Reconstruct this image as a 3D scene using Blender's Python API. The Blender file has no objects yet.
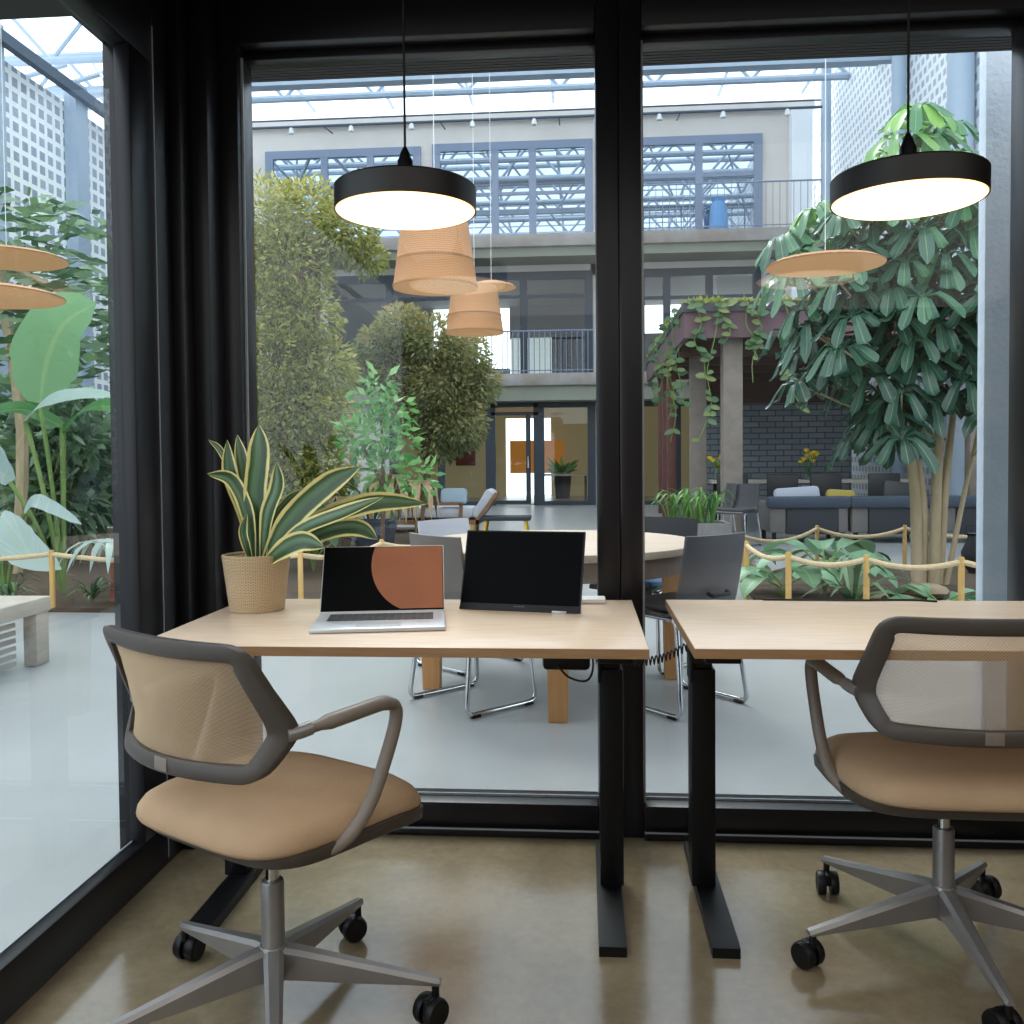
import bpy, bmesh, math, random
from mathutils import Vector, Matrix
random.seed(7)
R = math.radians
sc = bpy.context.scene
col = sc.collection
PI = math.pi

# ------------------------------------------------------------------ materials
def lin(h):
    h = h.lstrip('#')
    o = []
    for i in (0, 2, 4):
        c = int(h[i:i+2], 16) / 255
        o.append(c / 12.92 if c <= .04045 else ((c + .055) / 1.055) ** 2.4)
    return (*o, 1)

def new_mat(name):
    m = bpy.data.materials.new(name)
    m.use_nodes = True
    nt = m.node_tree
    b = nt.nodes['Principled BSDF']
    return m, nt, b

def N(nt, typ, **kw):
    n = nt.nodes.new(typ)
    for k, v in kw.items():
        if k.startswith('i_'):
            key = k[2:]
            n.inputs[int(key) if key.isdigit() else key.replace('_', ' ')].default_value = v
        else:
            setattr(n, k, v)
    return n

def P(name, c, rough=.5, metal=0, var=None, vscale=8, stretch=(1, 1, 1), bump=0, bscale=60, emit=None, spec=.5, coat=0):
    """principled with optional procedural colour variation (var = second colour) and noise bump"""
    m, nt, b = new_mat(name)
    b.inputs['Base Color'].default_value = lin(c)
    b.inputs['Roughness'].default_value = rough
    b.inputs['Metallic'].default_value = metal
    b.inputs['Specular IOR Level'].default_value = spec
    b.inputs['Coat Weight'].default_value = coat
    tc = N(nt, 'ShaderNodeTexCoord')
    mp = N(nt, 'ShaderNodeMapping')
    mp.inputs['Scale'].default_value = stretch
    nt.links.new(tc.outputs['Object'], mp.inputs['Vector'])
    if var is None:
        var = c
    no = N(nt, 'ShaderNodeTexNoise', i_Scale=vscale, i_Detail=6.0, i_Roughness=.6)
    nt.links.new(mp.outputs[0], no.inputs['Vector'])
    rp = N(nt, 'ShaderNodeValToRGB')
    rp.color_ramp.elements[0].position = .32
    rp.color_ramp.elements[1].position = .68
    rp.color_ramp.elements[0].color = lin(c)
    rp.color_ramp.elements[1].color = lin(var)
    nt.links.new(no.outputs['Fac'], rp.inputs['Fac'])
    nt.links.new(rp.outputs[0], b.inputs['Base Color'])
    if bump:
        n2 = N(nt, 'ShaderNodeTexNoise', i_Scale=bscale, i_Detail=3.0)
        nt.links.new(mp.outputs[0], n2.inputs['Vector'])
        bp = N(nt, 'ShaderNodeBump', i_Strength=bump, i_Distance=.01)
        nt.links.new(n2.outputs['Fac'], bp.inputs['Height'])
        nt.links.new(bp.outputs[0], b.inputs['Normal'])
    if emit:
        b.inputs['Emission Color'].default_value = lin(emit[0])
        b.inputs['Emission Strength'].default_value = emit[1]
    return m

def glass_mat(name, tint, refl=1.0, base=.04):
    m, nt, b = new_mat(name)
    nt.nodes.remove(b)
    out = nt.nodes['Material Output']
    tr = N(nt, 'ShaderNodeBsdfTransparent', i_Color=lin(tint))
    gl = N(nt, 'ShaderNodeBsdfGlossy', i_Roughness=0.0)
    lw = N(nt, 'ShaderNodeLayerWeight', i_Blend=.5)
    pw = N(nt, 'ShaderNodeMath', operation='POWER'); pw.inputs[1].default_value = 4.0
    nt.links.new(lw.outputs['Facing'], pw.inputs[0])
    ma = N(nt, 'ShaderNodeMath', operation='MULTIPLY_ADD'); ma.inputs[1].default_value = .8 * refl; ma.inputs[2].default_value = base
    nt.links.new(pw.outputs[0], ma.inputs[0])
    mx = N(nt, 'ShaderNodeMixShader')
    nt.links.new(ma.outputs[0], mx.inputs[0])
    nt.links.new(tr.outputs[0], mx.inputs[1])
    nt.links.new(gl.outputs[0], mx.inputs[2])
    nt.links.new(mx.outputs[0], out.inputs['Surface'])
    return m

def leaf_mat(name, cols, rough=.4, trans=.35, vein=True):
    """foliage: per-leaf colour (second UV map) and light shining through"""
    m, nt, b = new_mat(name)
    out = nt.nodes['Material Output']
    uv = N(nt, 'ShaderNodeUVMap', uv_map='rnd')
    sx = N(nt, 'ShaderNodeSeparateXYZ')
    nt.links.new(uv.outputs[0], sx.inputs[0])
    rp = N(nt, 'ShaderNodeValToRGB')
    el = rp.color_ramp.elements
    el[0].color = lin(cols[0]); el[1].color = lin(cols[-1])
    for i, c in enumerate(cols[1:-1]):
        e = el.new((i + 1) / (len(cols) - 1)); e.color = lin(c)
    nt.links.new(sx.outputs[0], rp.inputs['Fac'])
    src = rp.outputs[0]
    if vein:
        u2 = N(nt, 'ShaderNodeUVMap', uv_map='uv')
        s2 = N(nt, 'ShaderNodeSeparateXYZ'); nt.links.new(u2.outputs[0], s2.inputs[0])
        d = N(nt, 'ShaderNodeMath', operation='SUBTRACT'); d.inputs[1].default_value = .5
        nt.links.new(s2.outputs[0], d.inputs[0])
        a = N(nt, 'ShaderNodeMath', operation='ABSOLUTE'); nt.links.new(d.outputs[0], a.inputs[0])
        l = N(nt, 'ShaderNodeMath', operation='LESS_THAN'); l.inputs[1].default_value = .035
        nt.links.new(a.outputs[0], l.inputs[0])
        mxx = N(nt, 'ShaderNodeMix', data_type='RGBA', blend_type='MIX')
        mu = N(nt, 'ShaderNodeMath', operation='MULTIPLY'); mu.inputs[1].default_value = .28
        nt.links.new(l.outputs[0], mu.inputs[0]); nt.links.new(mu.outputs[0], mxx.inputs[0])
        nt.links.new(src, mxx.inputs[6]); mxx.inputs[7].default_value = lin('#b8cc88')
        src = mxx.outputs[2]
    nt.links.new(src, b.inputs['Base Color'])
    b.inputs['Roughness'].default_value = rough
    tl = N(nt, 'ShaderNodeBsdfTranslucent')
    nt.links.new(src, tl.inputs['Color'])
    mx = N(nt, 'ShaderNodeMixShader', i_0=trans)
    nt.links.new(b.outputs[0], mx.inputs[1]); nt.links.new(tl.outputs[0], mx.inputs[2])
    nt.links.new(mx.outputs[0], out.inputs['Surface'])
    return m

def uv_stripe_mat(name, edge, mid, core, rough=.35):
    """sword shaped leaf: yellow margins, green middle with cross banding"""
    m, nt, b = new_mat(name)
    u2 = N(nt, 'ShaderNodeUVMap', uv_map='uv')
    s2 = N(nt, 'ShaderNodeSeparateXYZ'); nt.links.new(u2.outputs[0], s2.inputs[0])
    tc = N(nt, 'ShaderNodeTexCoord')
    no = N(nt, 'ShaderNodeTexNoise', i_Scale=14.0, i_Detail=2.0); nt.links.new(tc.outputs['Object'], no.inputs[0])
    nm = N(nt, 'ShaderNodeMath', operation='MULTIPLY_ADD'); nm.inputs[1].default_value = .14; nm.inputs[2].default_value = -.07
    nt.links.new(no.outputs['Fac'], nm.inputs[0])
    ad = N(nt, 'ShaderNodeMath', operation='ADD')
    nt.links.new(s2.outputs[0], ad.inputs[0]); nt.links.new(nm.outputs[0], ad.inputs[1])
    rp = N(nt, 'ShaderNodeValToRGB')
    e = rp.color_ramp.elements
    e[0].position = .11; e[0].color = lin(edge)
    e[1].position = .91; e[1].color = lin(edge)
    for p, c in ((.17, mid), (.36, core), (.60, mid), (.84, mid)):
        x = e.new(p); x.color = lin(c)
    nt.links.new(ad.outputs[0], rp.inputs['Fac'])
    nt.links.new(rp.outputs[0], b.inputs['Base Color'])
    b.inputs['Roughness'].default_value = rough
    return m

def grid_mat(name, line, cell, sx, sy, mortar, axes, rough=.35, off=0.0, var=None, bump=.3):
    """procedural grid / brick pattern; axes = which object axes are used as (x, y)"""
    m, nt, b = new_mat(name)
    tc = N(nt, 'ShaderNodeTexCoord')
    sp = N(nt, 'ShaderNodeSeparateXYZ'); nt.links.new(tc.outputs['Object'], sp.inputs[0])
    cb = N(nt, 'ShaderNodeCombineXYZ')
    nt.links.new(sp.outputs[axes[0]], cb.inputs[0]); nt.links.new(sp.outputs[axes[1]], cb.inputs[1])
    br = N(nt, 'ShaderNodeTexBrick', offset=off, squash=1.0)
    br.inputs['Color1'].default_value = lin(cell); br.inputs['Color2'].default_value = lin(var or cell)
    br.inputs['Mortar'].default_value = lin(line)
    br.inputs['Scale'].default_value = 1.0
    br.inputs['Mortar Size'].default_value = mortar
    br.inputs['Mortar Smooth'].default_value = .1
    br.inputs['Brick Width'].default_value = sx
    br.inputs['Row Height'].default_value = sy
    nt.links.new(cb.outputs[0], br.inputs['Vector'])
    nt.links.new(br.outputs['Color'], b.inputs['Base Color'])
    b.inputs['Roughness'].default_value = rough
    bp = N(nt, 'ShaderNodeBump', i_Strength=bump, i_Distance=.02, invert=True)
    nt.links.new(br.outputs['Fac'], bp.inputs['Height']); nt.links.new(bp.outputs[0], b.inputs['Normal'])
    return m

def weave_mat(name, c1, c2, su, sv, rough=.7, trans=0, emit=0, bump=.6):
    """woven wicker on UVs"""
    m, nt, b = new_mat(name)
    u2 = N(nt, 'ShaderNodeUVMap', uv_map='uv')
    mp = N(nt, 'ShaderNodeMapping'); mp.inputs['Scale'].default_value = (su, sv, 1)
    nt.links.new(u2.outputs[0], mp.inputs[0])
    br = N(nt, 'ShaderNodeTexBrick', offset=.5)
    br.inputs['Color1'].default_value = lin(c1); br.inputs['Color2'].default_value = lin(c1); br.inputs['Mortar'].default_value = lin(c2)
    br.inputs['Scale'].default_value = 1.0; br.inputs['Mortar Size'].default_value = .06; br.inputs['Mortar Smooth'].default_value = .6
    br.inputs['Brick Width'].default_value = .8; br.inputs['Row Height'].default_value = .5
    nt.links.new(mp.outputs[0], br.inputs['Vector'])
    nt.links.new(br.outputs['Color'], b.inputs['Base Color'])
    b.inputs['Roughness'].default_value = rough
    bp = N(nt, 'ShaderNodeBump', i_Strength=bump, i_Distance=.01, invert=True)
    nt.links.new(br.outputs['Fac'], bp.inputs['Height']); nt.links.new(bp.outputs[0], b.inputs['Normal'])
    if emit:
        nt.links.new(br.outputs['Color'], b.inputs['Emission Color']); b.inputs['Emission Strength'].default_value = emit
    return m

def mesh_fabric_mat(name, c, solid):
    m, nt, b = new_mat(name)
    out = nt.nodes['Material Output']
    b.inputs['Base Color'].default_value = lin(c); b.inputs['Roughness'].default_value = .8
    tr = N(nt, 'ShaderNodeBsdfTransparent')
    tc = N(nt, 'ShaderNodeTexCoord')
    ck = N(nt, 'ShaderNodeTexChecker', i_Scale=300.0); nt.links.new(tc.outputs['Object'], ck.inputs[0])
    ma = N(nt, 'ShaderNodeMath', operation='MULTIPLY_ADD'); ma.inputs[1].default_value = .16; ma.inputs[2].default_value = solid - .08
    nt.links.new(ck.outputs['Fac'], ma.inputs[0])
    lw = N(nt, 'ShaderNodeLayerWeight', i_Blend=.5)
    m2 = N(nt, 'ShaderNodeMath', operation='MULTIPLY_ADD', use_clamp=True); m2.inputs[1].default_value = .62
    nt.links.new(lw.outputs['Facing'], m2.inputs[0]); nt.links.new(ma.outputs[0], m2.inputs[2])
    mx = N(nt, 'ShaderNodeMixShader')
    nt.links.new(m2.outputs[0], mx.inputs[0]); nt.links.new(tr.outputs[0], mx.inputs[1]); nt.links.new(b.outputs[0], mx.inputs[2])
    nt.links.new(mx.outputs[0], out.inputs['Surface'])
    return m

M = {}
M['frame'] = P('black_frame', '#151418', .34, var='#1a181c', vscale=3, spec=.35)
M['frame_hi'] = P('frame_edge', '#a2a8ae', .3, .2)
M['black'] = P('black_plastic', '#0d0d0f', .45, spec=.3)
M['black_metal'] = P('black_powder_coat', '#0b0b0d', .42, var='#0e0e10', spec=.25)
M['shade_black'] = P('lamp_black', '#1d1a19', .45, var='#221f1d')
M['floor'] = None
M['oak'] = P('pale_oak_top', '#f2dcc6', .24, var='#e7cdb2', vscale=6, stretch=(1.2, 16, 16), spec=.4)
M['oak_edge'] = P('oak_edge', '#a07b55', .5, var='#8f6c48', vscale=6, stretch=(1.5, 20, 20))
M['seat'] = P('tan_seat_fabric', '#bd9f80', .85, var='#b39576', vscale=5, bump=.25, bscale=400, spec=.2)
M['chair_frame'] = P('taupe_plastic', '#4e4640', .5, var='#48413b')
M['arm'] = P('arm_taupe', '#82766c', .42, var='#7a6f66')
M['alu'] = P('grey_cast_metal', '#96928f', .36, .55, var='#8b8785')
M['chrome'] = P('chrome', '#c9ccd0', .12, 1.0)
M['mesh'] = mesh_fabric_mat('tan_mesh', '#b79c7c', .56)
M['silver'] = P('silver_aluminium', '#c9cacd', .32, .5)
M['screen'] = P('dark_screen', '#020305', .5, spec=.06)
M['copper'] = P('copper_patch', '#a0664a', .6, var='#8f5a42', vscale=6, emit=('#a0664a', .10), spec=.1)
M['keys'] = P('black_keys', '#1a1a1c', .5)
M['white'] = P('white_paper', '#e4e4e2', .6)
M['diffuser'] = P('lamp_diffuser', '#fff4e2', .5, emit=('#ffeed2', 5.0))
M['cord'] = P('black_cord', '#101010', .6)
M['jute'] = weave_mat('woven_jute', '#d2b792', '#9b7e5a', 34, 22, .85, bump=1.0)
M['soil'] = P('soil', '#3a2d22', .95, var='#4a3a2a', vscale=30, bump=.6)
M['snake'] = uv_stripe_mat('sword_leaf', '#ddd28a', '#2f4a28', '#5f7f5c')
M['glass'] = glass_mat('window_glass', '#f4f9f8')
M['glass_side'] = glass_mat('side_window_glass', '#eef5f5', 1.0, .07)
M['ground'] = P('atrium_concrete', '#a0a3a4', .3, var='#96999a', vscale=1.3, bump=.05, bscale=40)
M['cladding'] = P('grooved_dark_cladding', '#3a3637', .6, var='#2c292b', vscale=3, stretch=(.15, 30, 30))
M['ceiling'] = P('dark_ceiling', '#2a2829', .8)
M['plaster'] = P('warm_plaster', '#a69c90', .85, var='#9c9286', vscale=2)
M['far_wall'] = P('grey_render', '#d8d2cb', .8, var='#cbc5be', vscale=.6)
M['slab'] = P('weathered_concrete_slab', '#a5a2a0', .8, var='#8b7f74', vscale=1.3)
M['slab_under'] = P('slab_soffit', '#8f9284', .85, var='#84877a', vscale=.5)
M['far_frame'] = P('blue_grey_window_frame', '#7d8aa0', .5)
M['far_frame_dark'] = P('dark_blue_window_frame', '#2a3440', .5)
M['far_glass'] = None
M['orange'] = P('glowing_orange_wall', '#d98d3c', .7, emit=('#d98d3c', .25))  # small emission added so the wall looks lit
M['beige'] = P('glowing_beige_interior', '#a89b7a', .8, emit=('#a89b7a', .22))  # emission lightens these surfaces in place of room lighting
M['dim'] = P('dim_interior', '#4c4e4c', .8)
M['glowing_panel'] = P('glowing_panel', '#dfe6e6', .8, emit=('#dfe8e8', .5))  # emission stands in for daylight at the rear of the far rooms
M['steel'] = P('pale_blue_steel', '#a9b7c6', .45, var='#9fb0c2', vscale=2)
M['steel_col'] = P('pale_blue_column_paint', '#ccd9e8', .55, var='#dbe5f0', vscale=9, bump=.3, bscale=50)
M['pipe'] = P('dark_blue_pipe', '#4c5a6c', .5)
M['white_col'] = P('white_column_paint', '#eceff2', .6)
M['blocks'] = grid_mat('glass_block', '#ffffff', '#94a2b2', .26, .26, .05, (1, 2), .3, 0, '#a8b4c0', .4)
M['screen_blocks'] = grid_mat('perforated_block', '#e9eef3', '#a4adb6', .22, .20, .045, (1, 2), .5, .5, '#b4bcc4', .4)
M['brick'] = grid_mat('dark_painted_brick', '#50575e', '#7c848c', .34, .12, .012, (0, 2), .6, .5, '#8e959b', .8)
M['perg_wood'] = P('brown_timber', '#5a4138', .6, var='#493530', vscale=3, stretch=(1, 8, 8))
M['perg_face'] = P('plum_fascia', '#6a5057', .55, var='#5d464c', vscale=2)
M['perg_dark'] = P('dark_timber_ceiling', '#3a2f2b', .7, var='#3a2c26', vscale=2, stretch=(1, 12, 1))
M['perg_post'] = P('grey_concrete_post', '#8c827a', .8, var='#7d736b', vscale=5)
M['roof_edge'] = P('dark_roof_edge', '#2c3138', .6)
M['rust'] = P('rust_red_post', '#6b4138', .6, var='#5b362f')
M['rope'] = P('natural_rope', '#d6c19c', .9, var='#c4ad86', vscale=60, bump=.5, bscale=200)
M['bamboo'] = P('yellow_wood_post', '#c9a462', .6, var='#b8924f', vscale=6, stretch=(6, 6, 1))
M['sofa_dark'] = P('charcoal_sofa_panel', '#33373c', .85, bump=.2, bscale=200)
M['sofa_side'] = P('taupe_sofa_side', '#6e6a68', .85)
M['denim'] = P('slate_blue_fabric', '#434c5a', .9, var='#3b4452', vscale=20, bump=.3, bscale=200)
M['grey_cushion'] = P('grey_cushion', '#a2a6b2', .9, bump=.2, bscale=200)
M['light_fabric'] = P('light_grey_fabric', '#c2c4cb', .9, var='#b7b9c1', bump=.2, bscale=200)
M['mustard'] = P('mustard_fabric', '#9a8a45', .9)
M['blue_seat'] = P('blue_seat_pad', '#446a8f', .85)
M['shell_taupe'] = P('taupe_chair_shell', '#69625d', .5)
M['shell_dark'] = P('charcoal_chair_shell', '#47464b', .45)
M['shell_black'] = P('black_chair_shell', '#202226', .5)
M['shell_light'] = P('light_grey_chair_shell', '#b6b8c0', .5)
M['table_top'] = P('pale_ash_top', '#cbb9a6', .5, var='#bfab96', vscale=4, stretch=(1, 10, 10))
M['apron'] = P('brown_ash_apron', '#7c6a5c', .6, var='#6f5e51', vscale=4, stretch=(6, 6, 1))
M['table_leg'] = P('golden_oak_leg', '#bf8c58', .5, var='#ae7b48', vscale=5, stretch=(9, 9, 1.2))
M['navy'] = P('navy_planter', '#2b3546', .6)
M['bench_wood'] = P('weathered_bench_top', '#b9b2a6', .75, var='#a9a195', vscale=5, stretch=(8, 1, 8))
M['bark_pale'] = P('pale_bark', '#b3a387', .85, var='#988868', vscale=7, stretch=(1, 1, .3), bump=.5, bscale=40)
M['bark'] = P('brown_bark', '#6d5a49', .9, var='#57473a', vscale=10, bump=.5, bscale=40)
M['stem'] = P('green_stem', '#6f8a48', .5, var='#5d783c')
M['dry'] = P('dry_leaf', '#c3ab88', .8, var='#a88f6b', vscale=8)
M['red_stem'] = P('red_brown_stem', '#8a4f38', .7)
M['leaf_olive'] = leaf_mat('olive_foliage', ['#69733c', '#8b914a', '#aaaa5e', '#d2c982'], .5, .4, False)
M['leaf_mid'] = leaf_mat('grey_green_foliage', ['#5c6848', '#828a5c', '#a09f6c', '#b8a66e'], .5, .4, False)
M['leaf_bright'] = leaf_mat('fresh_green_foliage', ['#4f8a4c', '#79b068', '#a5cf8c'], .4, .45, False)
M['leaf_under'] = leaf_mat('shade_green_foliage', ['#2f4a32', '#4f6d4a', '#86a082', '#6a8f55'], .45, .3, False)
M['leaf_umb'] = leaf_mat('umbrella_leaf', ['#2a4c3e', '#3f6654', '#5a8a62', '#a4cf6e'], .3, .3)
M['leaf_banana'] = leaf_mat('banana_leaf', ['#37703a', '#4f8a46', '#5f9a50', '#86b080'], .3, .4)
M['leaf_pale'] = leaf_mat('pale_silver_leaf', ['#8fa9a2', '#b5c9c4', '#a7bfb4'], .35, .3)
M['leaf_hosta'] = leaf_mat('broad_pale_green_leaf', ['#6d9c78', '#8fb894', '#557f55'], .4, .3)
M['leaf_grass'] = leaf_mat('grass_blade', ['#46783a', '#6f9c48', '#3a6a34'], .4, .35, False)
M['leaf_vine'] = leaf_mat('vine_leaf', ['#3f5f45', '#5f7f55', '#8a9458'], .4, .35, False)
M['leaf_moss'] = leaf_mat('yellow_green_tuft', ['#7f8f3a', '#b5b552', '#5f7a38'], .6, .35, False)
M['leaf_red'] = leaf_mat('dark_red_leaf', ['#3d2a25', '#5f3a2c', '#2f4a3a'], .4, .2, False)
M['flower'] = P('yellow_flower', '#e6cf2e', .6, var='#e0a83c', vscale=14)
M['vase'] = glass_mat('clear_vase', '#dfe8e6', 1.0, .1)
M['rattan'] = weave_mat('rattan_weave', '#bd8a5e', '#845a36', 70, 36, .7, emit=.06)
M['rattan_in'] = weave_mat('rattan_reflection_glow', '#dca878', '#c08a58', 60, 20, .7, emit=.30)  # emission paints the brightness of mirrored indoor lamps
M['tower'] = P('dark_green_steel', '#25302c', .6)
M['roof_glass'] = glass_mat('roof_glass', '#f3f7fa', .3, .02)
M['poster'] = P('maroon_poster', '#7a2f38', .7)

def rim_glow(m):
    # diffuser disc: white in the middle, warm towards its rim
    nt = m.node_tree; b = nt.nodes['Principled BSDF']
    tc = N(nt, 'ShaderNodeTexCoord'); sp = N(nt, 'ShaderNodeVectorMath', operation='LENGTH'); nt.links.new(tc.outputs['Object'], sp.inputs[0])
    rp = N(nt, 'ShaderNodeValToRGB'); e = rp.color_ramp.elements
    e[0].position = .12; e[0].color = lin('#fff2dc'); e[1].position = .178; e[1].color = lin('#c98a44')
    x = e.new(.160); x.color = lin('#ffe6bd')
    nt.links.new(sp.outputs['Value'], rp.inputs[0]); nt.links.new(rp.outputs[0], b.inputs['Emission Color'])
rim_glow(M['diffuser'])

def floor_mat():
    m, nt, b = new_mat('polished_concrete')
    tc = N(nt, 'ShaderNodeTexCoord')
    n1 = N(nt, 'ShaderNodeTexNoise', i_Scale=2.2, i_Detail=9.0, i_Roughness=.65, i_Distortion=.4)
    n2 = N(nt, 'ShaderNodeTexNoise', i_Scale=38.0, i_Detail=4.0, i_Roughness=.7)
    for n in (n1, n2): nt.links.new(tc.outputs['Object'], n.inputs['Vector'])
    rp = N(nt, 'ShaderNodeValToRGB'); e = rp.color_ramp.elements
    e[0].position = .3; e[0].color = lin('#73664f'); e[1].position = .72; e[1].color = lin('#998a70')
    nt.links.new(n1.outputs['Fac'], rp.inputs['Fac'])
    mx = N(nt, 'ShaderNodeMix', data_type='RGBA', blend_type='OVERLAY', i_0=.28)
    nt.links.new(rp.outputs[0], mx.inputs[6]); nt.links.new(n2.outputs['Fac'], mx.inputs[7])
    nt.links.new(mx.outputs[2], b.inputs['Base Color'])
    r2 = N(nt, 'ShaderNodeMath', operation='MULTIPLY_ADD'); r2.inputs[1].default_value = .14; r2.inputs[2].default_value = .07
    nt.links.new(n1.outputs['Fac'], r2.inputs[0]); nt.links.new(r2.outputs[0], b.inputs['Roughness'])
    b.inputs['Specular IOR Level'].default_value = .85
    bp = N(nt, 'ShaderNodeBump', i_Strength=.04, i_Distance=.01)
    nt.links.new(n2.outputs['Fac'], bp.inputs['Height']); nt.links.new(bp.outputs[0], b.inputs['Normal'])
    return m
M['floor'] = floor_mat()

def far_glass_mat():
    m, nt, b = new_mat('reflecting_window')
    out = nt.nodes['Material Output']
    b.inputs['Base Color'].default_value = lin('#39434c'); b.inputs['Roughness'].default_value = .3
    gl = N(nt, 'ShaderNodeBsdfGlossy', i_Roughness=.01, i_Color=lin('#d0dcE6'))
    mx = N(nt, 'ShaderNodeMixShader', i_0=.62)
    nt.links.new(b.outputs[0], mx.inputs[1]); nt.links.new(gl.outputs[0], mx.inputs[2])
    nt.links.new(mx.outputs[0], out.inputs['Surface'])
    return m
M['far_glass'] = far_glass_mat()

# ------------------------------------------------------------------ mesh building
class MB:
    def __init__(s):
        s.v = []; s.f = []; s.uv = []; s.rn = []; s.mi = []
    def add(s, vs, fs, uvs=None, rnd=0.0, mi=0):
        b = len(s.v)
        s.v.extend([tuple(v) for v in vs])
        for k, f in enumerate(fs):
            s.f.append(tuple(b + i for i in f)); s.mi.append(mi)
            s.uv.extend(uvs[k] if uvs else [(0, 0)] * len(f))
            s.rn.extend([(rnd, 0)] * len(f))
        return s
    def box(s, c, d, rz=0, rx=0, ry=0, bev=0, mi=0, seg=2):
        bm = bmesh.new()
        bmesh.ops.create_cube(bm, size=1)
        for v in bm.verts: v.co = Vector((v.co.x * d[0], v.co.y * d[1], v.co.z * d[2]))
        if bev:
            bmesh.ops.bevel(bm, geom=list(bm.edges), offset=min(bev, min(d) * .49), segments=seg, profile=.5, affect='EDGES')
        mt = Matrix.Translation(c) @ Matrix.Rotation(rz, 4, 'Z') @ Matrix.Rotation(ry, 4, 'Y') @ Matrix.Rotation(rx, 4, 'X')
        bm.verts.index_update()
        s.add([mt @ v.co for v in bm.verts], [[v.index for v in f.verts] for f in bm.faces], mi=mi)
        bm.free()
        return s
    def bb(s, x0, x1, y0, y1, z0, z1, bev=0, mi=0):
        return s.box(((x0 + x1) / 2, (y0 + y1) / 2, (z0 + z1) / 2), (abs(x1 - x0), abs(y1 - y0), abs(z1 - z0)), bev=bev, mi=mi)
    def beam(s, a, b, w, h, bev=0, mi=0, up=(0, 0, 1)):
        a = Vector(a); b = Vector(b); t = (b - a); L = t.length; t.normalize()
        u = Vector(up)
        if abs(t.dot(u)) > .98: u = Vector((0, 1, 0))
        sd = t.cross(u).normalized(); u = sd.cross(t)
        bm = bmesh.new(); bmesh.ops.create_cube(bm, size=1)
        for v in bm.verts: v.co = Vector((v.co.x * w, v.co.y * L, v.co.z * h))
        if bev: bmesh.ops.bevel(bm, geom=list(bm.edges), offset=bev, segments=2, profile=.5, affect='EDGES')
        mid = (a + b) / 2
        bm.verts.index_update()
        s.add([mid + sd * v.co.x + t * v.co.y + u * v.co.z for v in bm.verts], [[v.index for v in f.verts] for f in bm.faces], mi=mi)
        bm.free(); return s
    def loft(s, rings, closed=True, caps=True, uv=True, loop=False, mi=0, rnd=0):
        n = len(rings[0]); m = len(rings)
        vs = [p for r in rings for p in r]; fs = []; us = []
        for i in range(m if loop else m - 1):
            i2 = (i + 1) % m
            for j in range(n if closed else n - 1):
                j2 = (j + 1) % n
                fs.append((i * n + j, i * n + j2, i2 * n + j2, i2 * n + j))
                us.append([(j / n, i / m), ((j + 1) / n, i / m), ((j + 1) / n, (i + 1) / m), (j / n, (i + 1) / m)])
        if caps and closed and not loop:
            fs.append(tuple(reversed(range(n)))); us.append([(0, 0)] * n)
            fs.append(tuple((m - 1) * n + j for j in range(n))); us.append([(0, 0)] * n)
        return s.add(vs, fs, us, rnd, mi)
    def tube(s, pts, r, n=8, loop=False, mi=0, flat=1.0, rnd=0):
        pts = [Vector(p) for p in pts]; m = len(pts)
        rr = r if isinstance(r, (list, tuple)) else [r] * m
        rings = []; up = None
        for i, p in enumerate(pts):
            if loop: t = pts[(i + 1) % m] - pts[i - 1]
            else: t = pts[min(i + 1, m - 1)] - pts[max(i - 1, 0)]
            t = t.normalized() if t.length > 1e-9 else Vector((0, 0, 1))
            if up is None:
                up = Vector((0, 0, 1)) if abs(t.z) < .9 else Vector((0, 1, 0))
            sd = t.cross(up)
            if sd.length < 1e-6: sd = t.cross(Vector((1, 0, 0)))
            sd.normalize(); up = sd.cross(t).normalized()
            rings.append([p + sd * (math.cos(2 * PI * k / n) * rr[i]) + up * (math.sin(2 * PI * k / n) * rr[i] * flat) for k in range(n)])
        return s.loft(rings, True, True, loop=loop, mi=mi, rnd=rnd)
    def lathe(s, prof, n=32, c=(0, 0, 0), caps=True, mi=0, sq=None):
        rings = [[(c[0] + r * math.cos(2 * PI * k / n), c[1] + r * math.sin(2 * PI * k / n), c[2] + z) for k in range(n)] for r, z in prof]
        return s.loft(rings, True, caps, mi=mi)
    def leaf(s, pts, w, nrm=(0, -1, 0), rnd=None, n=8, fold=.15, prof=None, mi=0, rag=0):
        """blade along a smooth path, w wide, folded along its midrib"""
        P_ = smooth(pts, n); m = len(P_); nrm = Vector(nrm)
        prof = prof or (lambda t: math.sin(PI * min(1, t * .93 + .07)) ** .75)
        vs = []; us = []; fs = []
        for i, p in enumerate(P_):
            t = (P_[min(i + 1, m - 1)] - P_[max(i - 1, 0)]).normalized()
            sd = t.cross(nrm)
            if sd.length < 1e-4: sd = t.cross(Vector((.3, .5, .8)))
            sd.normalize(); nn = sd.cross(t).normalized()
            hw = w * .5 * max(.02, prof(i / (m - 1)))
            if rag: hw *= 1 + random.uniform(-rag, rag)
            for k, q in enumerate((-1, -.5, 0, .5, 1)):
                vs.append(p + sd * hw * q + nn * fold * hw * abs(q))
        for i in range(m - 1):
            for k in range(4):
                a = i * 5 + k
                fs.append((a, a + 1, a + 6, a + 5))
                us.append([(k / 4, i / m), ((k + 1) / 4, i / m), ((k + 1) / 4, (i + 1) / m), (k / 4, (i + 1) / m)])
        return s.add(vs, fs, us, random.random() if rnd is None else rnd, mi)
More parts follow.
